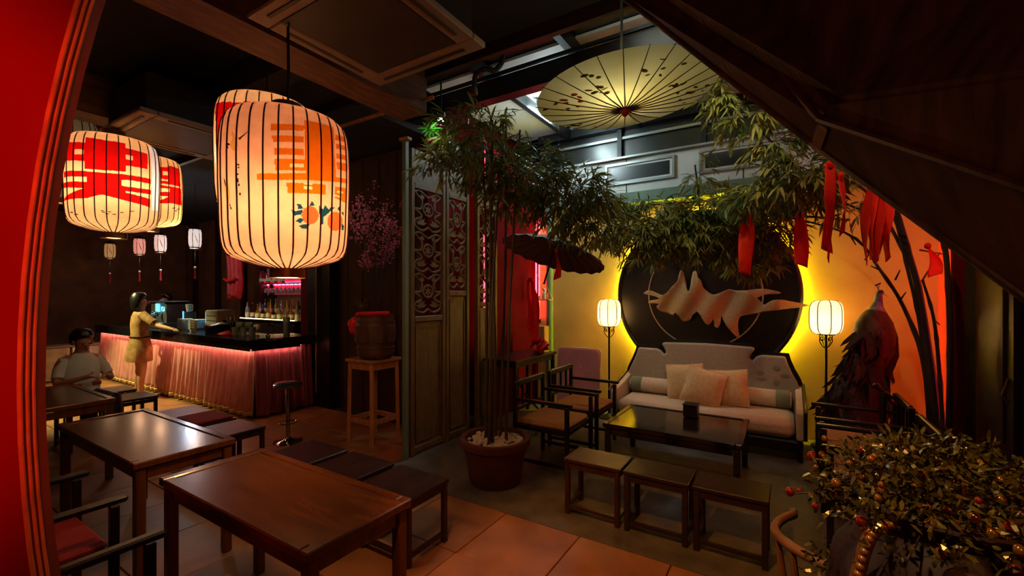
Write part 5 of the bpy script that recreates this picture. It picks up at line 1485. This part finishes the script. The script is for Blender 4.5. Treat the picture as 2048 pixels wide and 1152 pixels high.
# far end of the bar: white cabinet with red stickers, leather tub chair
wcab = thing('white_cabinet', 'low pale cabinet beyond the far end of the bar', 'cabinet', uv(-11.95, 2.72), RZ + R(90))
for k, (x, m) in enumerate(((-.75, 'panel_cream'), (-.27, 'panel_cream'), (.22, 'panel_white'))):
    dd = MB().box((x, 0, .33), (.46, .4, .62), .01).build('door', m, wcab)
    MB().box((x + .18, -.21, .45), (.02, .02, .14), .004).build('handle', 'metal_pale', dd)
MB().box((-.27, 0, .66), (1.5, .44, .04), .008).build('top', 'cassette', wcab)
# person sitting at the far end of the farthest table
stool('stool under the sitting person in the white shirt', -6.84, -6.46, 1.42, 1.78, .42, g2)
ps = thing('person', 'person in a white shirt with red marks sitting at the farthest table', 'person', uv(-6.65, 1.60, .43), RZ + R(-80))
V = [(0, 0, .10), (0, 0, .24), (0, .0, .40), (0, .01, .50), (0, .02, .57), (0, .035, .63), (0, .05, .71), (0, .045, .77)]
Rr_ = [(.13, .11), (.115, .09), (.12, .09), (.10, .075), (.05, .05), (.055, .06), (.075, .088), (.05, .06)]
E_ = [(i, i + 1) for i in range(7)]
def ad(p, r, q):
    V.append(p); Rr_.append(r); E_.append((q, len(V) - 1)); return len(V) - 1
for sx in (-1, 1):
    a = ad((sx * .155, 0, .515), .052, 3); b_ = ad((sx * .21, .03, .39), .044, a); e = ad((sx * .235, .08, .27), .038, b_); f = ad((sx * .18, .18, .30), .033, e); w_ = ad((sx * .10, .27, .335), .025, f)
    pm = ad((sx * .07, .31, .345), (.03, .02), w_)
    for o_, L_ in ((-.022, .055), (-.008, .065), (.008, .062), (.022, .05)):
        k1 = ad((sx * .05 + o_ * .5, .34 + o_ * sx * .4, .345 + o_ * .3), .0095, pm); k2 = ad((sx * .03 + o_ * .5, .34 + L_ * .5, .34), .0085, k1); ad((sx * .02 + o_ * .5, .34 + L_, .325), .007, k2)
    t1 = ad((sx * .05, .31, .375), .010, pm); ad((sx * .03, .33, .39), .008, t1)
    h = ad((sx * .09, .06, .085), .085, 0); kn = ad((sx * .11, .38, .075), .058, h); cf = ad((sx * .11, .39, -.12), .05, kn); an = ad((sx * .11, .38, -.35), .036, cf); f1 = ad((sx * .115, .44, -.385), (.04, .032), an); ad((sx * .12, .53, -.40), (.036, .022), f1)
skin_body(ps, 'body', V, E_, Rr_, 'skin')
old = set(q.name for q in col.objects)
hair(ps, False); face(ps)
for q in [q for q in col.objects if q.name not in old]:
    q.rotation_euler = (R(-14), 0, 0)
    q.location = Vector((0, .04, .70)) - Euler((R(-14), 0, 0)).to_matrix() @ Vector((0, .01, 1.55))
MB().loft([((0, 0, .02), .165, .14), ((0, 0, .12), .17, .14), ((0, 0, .30), .165, .125), ((0, 0, .42), .175, .12), ((0, 0, .50), .165, .105), ((0, .01, .55), .11, .08), ((0, .015, .585), .065, .06)], 24).build('shirt', 'shirt_white', ps, smooth=True)
for sx in (-1, 1):
    MB().tube([(sx * .13, 0, .515), (sx * .19, .025, .41), (sx * .215, .06, .33)], [.058, .055, .052], 12).build('sleeve', 'shirt_white', ps, smooth=True)
    MB().tube([(sx * .09, .02, .085), (sx * .11, .40, .075), (sx * .11, .41, -.05), (sx * .11, .39, -.32)], [.10, .078, .07, .06], 12).build('trouser_leg', 'plastic_black', ps, smooth=True)
    MB().box((sx * .085, .135, .24), (.08, .012, .035), .004).build('red_mark', 'mark_red', ps)

# ================================================================== BAMBOO
pot = thing('plant_pot', 'round terracotta pot holding the bamboo and pale pebbles', 'pot', pp(990, HOR, 3.9) * 1, 0)
pot.location = (-.151, 3.9, 0)
MB().lathe([(0, 0), (.21, 0), (.225, .02), (.275, .30), (.285, .33), (.31, .335), (.315, .36), (.31, .395), (.29, .40), (.265, .395), (.255, .34), (0, .33)], 40, caps=False).build('body', 'terracotta', pot, smooth=True)
MB().lathe([(0, .345), (.258, .345)], 32, caps=False).build('soil', 'soil', pot)
bm_ = bmesh.new(); bmesh.ops.create_icosphere(bm_, subdivisions=2, radius=1)
peb = []
random.seed(8)
for k in range(3):
    me = bpy.data.meshes.new('pebble'); b2 = bm_.copy()
    for v_ in b2.verts:
        v_.co *= 1 + random.uniform(-.10, .10)
    b2.to_mesh(me); b2.free(); me.polygons.foreach_set('use_smooth', [True] * len(me.polygons)); me.materials.append(M['pebble']); peb.append(me)
spots = []
for k in range(900):
    a = random.uniform(0, 6.28); r = .235 * math.sqrt(random.random())
    p = Vector((r * math.cos(a), r * math.sin(a)))
    if all((p - q).length > .043 for q in spots): spots.append(p)
    if len(spots) > 74: break
for k, p in enumerate(spots):
    s_ = random.uniform(.02, .032)
    o = put('pebble', peb[k % 3], None, None, (-.151 + p.x, 3.9 + p.y, .352 + random.uniform(0, .012)), (random.uniform(-.4, .4), random.uniform(-.4, .4), random.uniform(0, 6)), 'pale smooth pebble lying in the terracotta bamboo pot', 'pebble', 'pebbles in the bamboo pot')
    o.scale = (s_ * 1.35, s_, s_ * .7)

leafs = []
random.seed(31)
for k in range(4):
    b = MB().leaf((0, 0, 0), (1, 0, 0), 1.0, .16 + .03 * k, (0, 0, 1), .3 + .15 * k)
    me = b.mesh('leaf', fix=False); me.materials.append(M[('leaf_green', 'leaf_dark', 'leaf_green', 'leaf_dark')[k]]); leafs.append(me)
def leaf_obj(t, p, d, L_, me):
    d = Vector(d).normalized()
    q = d.to_track_quat('X', 'Z')
    o = put('leaf', me, None, t, p); o.rotation_mode = 'QUATERNION'; o.rotation_quaternion = q
    o.scale = (L_, L_, L_)
    return o
def sprays(t, centres, per, m, nobj, Lr=(.09, .17), sz=1.0, seed=1, down=.45):
    """centres: (point, radius); each point grows sprays of narrow bamboo leaves"""
    random.seed(seed)
    fo = MB(); tw = MB(); cand = []
    for c, rad, n in centres:
        c = Vector(c)
        for k in range(n):
            d0 = Vector((random.gauss(0, 1), random.gauss(0, 1), random.gauss(0, 1))).normalized()
            p = c + Vector((d0.x * rad[0], d0.y * rad[1], d0.z * rad[2])) * random.random() ** .45
            out = Vector((d0.x, d0.y, d0.z * .5 - .2)).normalized()
            tip = p + out * .12
            tw.tube([p - out * .05, tip], [.0022, .0012], 3, caps=False)
            nl = random.randint(per - 2, per + 2)
            for j in range(nl):
                a = p.lerp(tip, random.uniform(.2, 1))
                d = (out + Vector((random.gauss(0, .6), random.gauss(0, .6), random.gauss(-down, .45)))).normalized()
                L_ = random.uniform(*Lr) * sz
                nr = Vector((random.gauss(0, .5), random.gauss(0, .5), 1))
                cand.append((a, d, L_, nr))
    random.shuffle(cand)
    for a, d, L_, nr in cand[:nobj]: leaf_obj(t, a, d, L_, random.choice(leafs))
    for a, d, L_, nr in cand[nobj:]: fo.leaf(a, d, L_, L_ * random.uniform(.1, .17), nr, .5)
    tw.build('twigs', 'twig', t, kind='stuff', fix=False)
    fo.build('foliage', m, t, kind='stuff', fix=False)
bam = thing('bamboo', 'tall bamboo with dense leafy crown growing from the terracotta pot', 'plant', (-.151, 3.9, .345), 0)
off = Vector((-.151, 3.9, .345))
for k, (px0, py0, px1, py1, dY) in enumerate(((972, 868, 965, 250, .05), (985, 880, 985, 240, -.08), (1000, 865, 1012, 230, .10), (1012, 876, 1040, 260, -.02), (992, 858, 975, 300, .12), (978, 884, 1000, 330, -.12))):
    b_ = pp(px0, py0, 3.9 + dY); b_.z = .345; t_ = pp(px1, py1, 3.95 + dY)
    P_ = disp([b_ - off, (b_ * .5 + t_ * .5) - off + Vector((.02 * (-1) ** k, 0, 0)), t_ - off], 22)
    MB().tube(P_, [.015 - .0003 * i + (.0035 if i % 4 == 0 else 0) for i in range(len(P_))], 8).build('culm', 'culm', bam, smooth=True)
def cs(l): return [(pp(x, y, Y) - off, r, n) for x, y, Y, r, n in l]
sprays(bam, cs([(915, 265, 3.75, (.20, .25, .12), 40), (975, 310, 3.9, (.34, .35, .22), 140), (1055, 365, 4.0, (.40, .4, .28), 170), (1140, 400, 4.1, (.38, .4, .30), 170), (1190, 440, 4.3, (.30, .35, .2), 90), (960, 235, 3.8, (.18, .25, .07), 22), (1170, 380, 4.3, (.2, .3, .10), 40), (880, 320, 3.7, (.14, .2, .10), 16)]), 7, 'leaf_dark', 220, seed=3)
lb = thing('bamboo_spray', 'bright green bamboo leaf spray lit by the small spotlight', 'plant', pp(862, 258, 3.85), 0)
random.seed(9)
for k in range(12):
    a = R(-160 + 30 * k + random.uniform(-8, 8))
    MB().leaf((0, 0, 0), (math.cos(a), random.uniform(-.5, .3), math.sin(a) * .9 - .1), random.uniform(.08, .13), .02, (0, -1, .3), .4).build('leaf', 'leaf_bright', lb)
MB().tube([(0, 0, 0), (.05, .05, .06), (.2, .15, .05)], .003, 5).build('stem', 'twig', lb)
lc = thing('bamboo_spray', 'pale drooping leaf spray before the first carved panel', 'plant', pp(868, 305, 3.8), 0)
for k in range(10):
    a = R(200 + 14 * k)
    MB().leaf((.03 * (k - 5) * .5, 0, 0), (math.cos(a), random.uniform(-.3, .2), math.sin(a)), random.uniform(.14, .2), .02, (0, -1, .2), .4).build('leaf', 'leaf_green', lc)
MB().tube([(-.08, 0, 0), (0, 0, .02), (.25, .1, .08)], .003, 5).build('stem', 'twig', lc)
ld = thing('bamboo_spray', 'pair of broad pale leaves sticking out before the white wall band', 'plant', pp(1150, 340, 4.2), 0)
for dx, dz, L_ in ((-1, -.05, .18), (1, -.02, .26), (.5, .4, .18), (-.6, -.3, .1)):
    MB().leaf((0, 0, 0), (dx, -.1, dz), L_, .035, (0, -.5, 1), .3).build('leaf', 'pipe_green', ld)
MB().tube([(0, 0, 0), (-.08, .1, -.1)], .003, 5).build('stem', 'twig', ld)
# second leafy mass hanging over the disc and under the roof
bam2 = thing('hanging_foliage', 'mass of bamboo leaves hanging in front of the black disc', 'plant', uv(-.9, 4.9, 2.6), 0)
off = Vector(bam2.location)
sprays(bam2, cs([(1265, 465, 4.75, (.30, .3, .18), 90), (1330, 460, 4.7, (.42, .3, .20), 170), (1400, 465, 4.6, (.42, .3, .24), 210), (1480, 470, 4.5, (.40, .3, .26), 200), (1545, 450, 4.4, (.22, .3, .22), 90), (1310, 415, 4.8, (.46, .3, .06), 80), (1440, 405, 4.5, (.36, .3, .09), 90), (1540, 400, 4.3, (.30, .3, .10), 80), (1400, 345, 4.6, (.08, .12, .14), 12), (1300, 510, 4.7, (.2, .2, .08), 26), (1500, 530, 4.5, (.2, .2, .08), 26)]), 7, 'leaf_dark', 220, seed=5)
for P_ in ([pp(1120, 430, 4.9), pp(1300, 410, 4.8), pp(1480, 400, 4.5), pp(1640, 400, 4.2)], [pp(1240, 470, 4.8), pp(1400, 430, 4.6), pp(1560, 430, 4.3), pp(1700, 440, 4.0)], [pp(1380, 560, 4.7), pp(1400, 450, 4.6), pp(1390, 330, 4.6)]):
    MB().tube([p - off for p in disp(P_, 20)], .010, 6).build('branch', 'twig', bam2, smooth=True)
bam3 = thing('hanging_foliage', 'lighter bamboo leaf mass beside the stair edge', 'plant', uv(.6, 4.2, 3.0), 0)
off = Vector(bam3.location)
sprays(bam3, cs([(1448, 190, 3.5, (.08, .15, .14), 26), (1490, 230, 3.5, (.14, .2, .12), 34), (1545, 290, 3.5, (.16, .2, .10), 34), (1600, 345, 3.5, (.24, .25, .13), 80), (1625, 375, 3.6, (.18, .2, .11), 60), (1530, 385, 3.8, (.3, .25, .10), 60), (1700, 425, 3.6, (.12, .15, .06), 14)]), 7, 'leaf_dark', 160, seed=7)
MB().tube([p - off for p in disp([pp(1440, 150, 3.6), pp(1540, 280, 3.5), pp(1660, 390, 3.5), pp(1780, 440, 3.5)], 16)], .008, 6).build('branch', 'twig', bam3, smooth=True)

# ================================================================== DRY TREE WITH RED RIBBONS
tr_ = thing('dry_tree', 'bare dark branches rising in front of the orange wall', 'tree', pp(1885, 880, 3.45), 0)
off = Vector(tr_.location); off.z = 0; tr_.location = off
def br(pts, r0, r1, n=22):
    P_ = [p - off for p in disp([pp(x, y, Y) for x, y, Y in pts], n)]
    rr = [r0 + (r1 - r0) * i / n + (.003 if i % 5 == 2 else 0) for i in range(n + 1)]
    MB().tube(P_, rr, 8).build('branch', 'twig', tr_, smooth=True)
br([(1880, 970, 3.4), (1868, 800, 3.45), (1840, 600, 3.5), (1815, 500, 3.5), (1790, 410, 3.5)], .034, .018)
br([(1872, 960, 3.45), (1858, 700, 3.5), (1830, 560, 3.55), (1790, 470, 3.6), (1730, 380, 3.7), (1640, 330, 3.8)], .022, .007)
br([(1866, 960, 3.5), (1850, 740, 3.5), (1810, 620, 3.6), (1760, 540, 3.7), (1700, 470, 3.8), (1560, 430, 4.0)], .020, .006)
br([(1892, 960, 3.35), (1880, 760, 3.4), (1868, 640, 3.4), (1845, 560, 3.4)], .016, .008)
br([(1850, 740, 3.5), (1838, 640, 3.5), (1815, 540, 3.5), (1790, 440, 3.5), (1750, 330, 3.5)], .014, .006)
br([(1895, 950, 3.05), (1900, 700, 3.05), (1893, 520, 3.05), (1880, 470, 3.05)], .018, .014)
for (x, y, X2, Y2) in ((1700, 470, 1712, 490), (1760, 540, 1742, 532), (1790, 560, 1800, 540), (1845, 560, 1880, 505), (1868, 640, 1880, 650), (1730, 520, 1740, 505), (1840, 500, 1895, 510), (1800, 600, 1812, 584)):
    MB().tube([pp(x, y, 3.55) - off, pp(X2, Y2, 3.55) - off], [.008, .004], 5).build('twig', 'twig', tr_)
MB().lathe([(0, 0), (.10, 0), (.13, .3), (.125, .34), (.11, .34), (.10, .28), (0, .26)], 24, (-.09, .02, 0), caps=False).build('pot', 'dark_wood', tr_, smooth=True)
def ribbon(label, x0, y0, y1, wpx, Y, tails=2, lean=0, seed=0):
    t = thing('red_ribbon', label, 'ribbon', pp(x0, y0, Y), R(seed * 13), 'red ribbons hung on the branches')
    L_ = (y1 - y0) / F * Y; W = wpx / F * Y
    random.seed(seed)
    for k in range(tails):
        fl_ = random.uniform(.72, 1.0) if k else 1.0; ph = random.uniform(0, 6)
        o = (k - (tails - 1) / 2) * W * .5 / max(1, tails - 1) if tails > 1 else 0
        def fn(a, c, o=o, fl_=fl_, ph=ph, k=k):
            w_ = W * (.55 + .40 * min(1, c * 2.5)) / (1 if tails == 1 else 1.35)
            return Vector((o * min(1, c * 3) + (a - .5) * w_ + lean * c * L_ + .012 * math.sin(5 * c + ph), .02 * math.sin(4 * c + ph + a * 2) + .018 * k, -L_ * fl_ * c - (.03 * (a - .5) if c > .98 else 0)))
        MB().grid(fn, 5, 18).build('tail', 'ribbon_red', t, smooth=True, solid=.002)
    MB().ball((0, .01, 0), (W * .22 + .006, .02, .025), 8, 6).build('knot', 'ribbon_red', t, smooth=True)
ribbon('slim red ribbon hanging before the black disc', 1494, 425, 548, 34, 4.0, 1, -.04, 1)
ribbon('red ribbon hanging at the glowing edge of the disc', 1602, 405, 532, 38, 3.7, 1, 0, 2)
ribbon('long red ribbon with two tails below the stair', 1664, 328, 522, 66, 3.12, 3, -.03, 3)
ribbon('shorter red ribbon overlapping the long two tailed one', 1684, 350, 468, 38, 3.16, 1, .05, 4)
ribbon('wide red ribbon under the stair edge beside the branches', 1752, 372, 528, 66, 3.1, 3, 0, 5)
ribbon('broad red ribbon doubled behind the wide one', 1772, 392, 520, 48, 3.16, 2, .06, 6)
ribbon('short dark red ribbon near the red pillar', 1858, 492, 552, 22, 3.4, 1, -.25, 7)
ribbon('faded red ribbon hanging from the dark parasol', 1114, 500, 558, 26, 4.5, 1, 0, 8)
ribbon('red ribbon scrap above the corner console', 1062, 560, 680, 34, 4.9, 2, -.1, 9)

# ================================================================== PEACOCK
pk = thing('peacock', 'stuffed peacock with blue neck and long dark train near the red pillar', 'peacock', pp(1730, HOR, 4.3) - Vector((0, 0, EYE)), 0)
off = Vector(pk.location)
def pk_(x, y, Y=4.3): return pp(x, y, Y) - off
secs = [(1742, 740, .10, .10), (1746, 705, .17, .17), (1748, 672, .175, .17), (1748, 645, .15, .14), (1749, 628, .10, .10), (1753, 613, .050, .050), (1756, 601, .032, .034), (1757, 592, .026, .03), (1759, 585, .028, .036), (1761, 580, .016, .022)]
b = MB(); b.loft([(pk_(x, y), rx, ry) for x, y, rx, ry in secs], 18)
b.build('body', 'feather_body', pk, smooth=True)
b = MB(); b.loft([(pk_(1750, 626), .092, .092), (pk_(1753, 613), .053, .053), (pk_(1756, 601), .035, .037), (pk_(1757, 592), .029, .033), (pk_(1758.5, 587), .030, .037)], 18)
b.build('neck', 'feather_blue', pk, smooth=True)
b = MB(); b.rings([[pk_(1762, 583) + Vector((.0, .012 * math.cos(k * 1.2566), .010 * math.sin(k * 1.2566))) for k in range(5)], [pk_(1776, 594) + Vector((0, .001 * math.cos(k * 1.2566), .001 * math.sin(k * 1.2566))) for k in range(5)]])
b.build('beak', 'vase_bead', pk)
for k in range(6):
    p0 = pk_(1757, 581); e = p0 + Vector((-.035 + .012 * k, .004 * (k - 2.5), .05 + .004 * k))
    o = MB().tube([p0, e], .0018, 4).build('crest_feather', 'feather_blue', pk); MB().ball(e, .008, 6, 4).build('crest_tip', 'feather_dark', o)
for s_ in (-.02, .028): MB().ball(pk_(1760, 584) + Vector((.012, s_ * 1.25, 0)), .006, 6, 4).build('eye', 'eye', pk, smooth=True)
for sg, xs in ((-1, 1732), (1, 1766)):
    b = MB(); b.loft([(pk_(xs - 2, 750), .05, .09), (pk_(xs, 710), .09, .15), (pk_(xs, 672), .085, .14), (pk_(xs + 2, 645), .05, .09)], 14); b.build('wing', 'feather_dark', pk, smooth=True)
random.seed(14)
tn = MB()
for k in range(420):
    f = random.random()
    y = 655 + f * 200
    x0, x1 = 1725 - 88 * min(1, f * 1.15), 1768 + 14 * f
    p = pk_(random.uniform(x0, x1), y, 4.3 + random.uniform(-.18, .12))
    d = Vector((random.gauss(-.35, .35), random.gauss(-.1, .4), -1))
    tn.leaf(p, d, random.uniform(.14, .30), random.uniform(.03, .06), Vector((random.gauss(0, .6), -1, random.gauss(0, .4))), .5)
tn.build('train', 'feather_dark', pk, kind='stuff', fix=False)
b = MB(); b.loft([(pk_(1712, 900), .26, .22), (pk_(1706, 850), .30, .22), (pk_(1712, 800), .26, .19), (pk_(1722, 750), .20, .15), (pk_(1732, 700), .13, .11), (pk_(1740, 670), .06, .06)], 18); b.build('train_core', 'feather_dark', pk, smooth=True)
pd = thing('plinth', 'dark wooden plinth under the peacock', 'plinth', pk.location + Vector((-.08, .05, 0)), RZ)
MB().box((0, 0, .09), (.55, .45, .18), .02).build('block', 'black_wood', pd); MB().box((0, 0, .20), (.6, .5, .035), .01).build('top', 'black_wood', pd)
# carved bench with scrolling back rail
cbn = thing('carved_bench', 'dark carved bench with wavy sloping top rail beside the branches', 'bench', (0, 0, 0), 0)
RP = [pp(1748, 768, 3.75), pp(1768, 785, 3.72), pp(1790, 808, 3.70), pp(1806, 812, 3.68), pp(1826, 822, 3.66), pp(1838, 842, 3.65), pp(1862, 852, 3.62)]
MB().tube(disp(RP, 40), [.022 + .006 * math.sin(i * .9) for i in range(41)], 8).build('top_rail', 'black_wood', cbn, smooth=True)
for k, (x, yt) in enumerate(((1795, 812), (1826, 830), (1858, 855), (1765, 785))):
    top = pp(x, yt, 3.7 - .02 * k); ft = Vector((top.x, top.y, 0))
    MB().tube([ft, top], .026, 6).build('post', 'black_wood', cbn)
q0, q1 = pp(1745, 880, 3.74), pp(1866, 920, 3.6); q0.z = q1.z = .42
mid = (q0 + q1) / 2; ang = math.atan2(q1.y - q0.y, q1.x - q0.x)
MB().box(mid + Vector((-.16, -.18, 0)), ((q1 - q0).length + .1, .42, .05), .01, rot=(0, 0, ang)).build('seat', 'black_wood', cbn)
for f in (.05, .95):
    p = q0.lerp(q1, f) + Vector((-.28, -.33, 0)); MB().tube([(p.x, p.y, 0), (p.x, p.y, .4)], .022, 6).build('leg', 'black_wood', cbn)
for z in (.55,):
    MB().tube([(q0.x, q0.y, z), (q1.x, q1.y, z)], .015, 6).build('back_rail', 'black_wood', cbn)

# ================================================================== VASE WITH GOLD BERRIES
VX, VY = .955, .97
ped = thing('pedestal', 'dark pedestal under the gold berry vase', 'pedestal', (VX, VY, 0), 0)
MB().lathe([(0, 0), (.18, 0), (.18, .04), (.13, .08), (.11, .4), (.13, .58), (.2, .62), (.2, .66), (0, .66)], 28, caps=False).build('column', 'black_wood', ped, smooth=True)
MB().lathe([(0, .66), (.21, .66), (.21, .685), (0, .685)], 28, caps=False).build('top', 'black_wood', ped, smooth=True)
vz = thing('vase', 'dark red vase with beaded gold handles in the near corner', 'vase', (VX, VY, .686), 0)
MB().lathe([(0, 0), (.1, 0), (.11, .02), (.19, .14), (.215, .26), (.20, .36), (.15, .43), (.135, .46), (.16, .50), (.15, .505), (.12, .47), (0, .44)], 36, caps=False).build('body', 'vase', vz, smooth=True)
for sg in (-1, 1):
    P_ = disp([(sg * .13, -.02, .47), (sg * .185, -.03, .455), (sg * .215, -.03, .37), (sg * .235, -.03, .26), (sg * .225, -.03, .12), (sg * .19, -.02, .06)], 30)
    hd = MB().tube(P_, .013, 8).build('handle', 'vase_bead', vz, smooth=True)
    bd = MB().ball((0, 0, 0), .0085, 8, 6).mesh('bead', True); bd.materials.append(M['vase_bead'])
    for i, p in enumerate(P_):
        put('bead', bd, None, hd, p + Vector((sg * .008, -.010, .003)))
ar = thing('berry_bouquet', 'bushy bouquet of gold leaves and glossy red berries in the near vase', 'bouquet', (VX, VY, 1.12), 0)
random.seed(17)
bry = []
for m_ in ('berry', 'berry_gold'):
    me = MB().ball((0, 0, 0), 1.0, 10, 7).mesh('berry', True); me.materials.append(M[m_]); bry.append(me)
lv = []
for m_ in ('gold_green', 'gold_leaf', 'gold_green'):
    me = MB().leaf((0, 0, 0), (1, 0, 0), 1.0, .34, (0, 0, 1), .6).mesh('leaf', fix=False); me.materials.append(M[m_]); lv.append(me)
stm = MB()
nb = 0
for k in range(84):
    a = random.uniform(0, 6.283); e = random.uniform(-.75, 1.3)
    L_ = random.uniform(.14, .29)
    d = Vector((math.cos(a) * math.cos(e) * 1.12, math.sin(a) * math.cos(e), math.sin(e) * .72))
    tip = d * L_ + Vector((0, 0, 0 if e > 0 else -.12))
    P_ = disp([(0, 0, -.12), d * L_ * .4 + Vector((0, 0, .04)), tip], 8)
    stm.tube(P_, [.0022] * len(P_), 4, caps=False)
    for j in range(random.randint(2, 3)):
        q = P_[random.randint(4, 8)] + Vector([random.gauss(0, .018) for _ in range(3)])
        s_ = random.uniform(.006, .0115)
        o = put('berry', bry[0 if random.random() < .3 else 1], None, ar, q); o.scale = (s_, s_, s_ * 1.1)
        nb += 1
    for j in range(2):
        q = P_[random.randint(2, 8)]
        dd = (d + Vector([random.gauss(0, .8) for _ in range(3)])).normalized()
        o = put('leaf', random.choice(lv), None, ar, q); o.rotation_mode = 'QUATERNION'; o.rotation_quaternion = dd.to_track_quat('X', 'Z'); s_ = random.uniform(.022, .04); o.scale = (s_, s_, s_)
stm.build('stems', 'twig', ar, kind='stuff', fix=False)
lf = MB()
for k in range(4200):
    a = random.uniform(0, 6.283); e = random.uniform(-.9, 1.4); L_ = .25 * random.random() ** .4
    d = Vector((math.cos(a) * math.cos(e) * 1.1, math.sin(a) * math.cos(e), math.sin(e) * .8))
    lf.leaf(d * L_ + Vector((0, 0, 0.02 if e > 0 else -.10)), Vector([random.gauss(0, 1) for _ in range(3)]), random.uniform(.014, .034), .008, Vector([random.gauss(0, 1) for _ in range(3)]), .5)
lf.build('foliage', 'gold_green', ar, kind='stuff', fix=False)
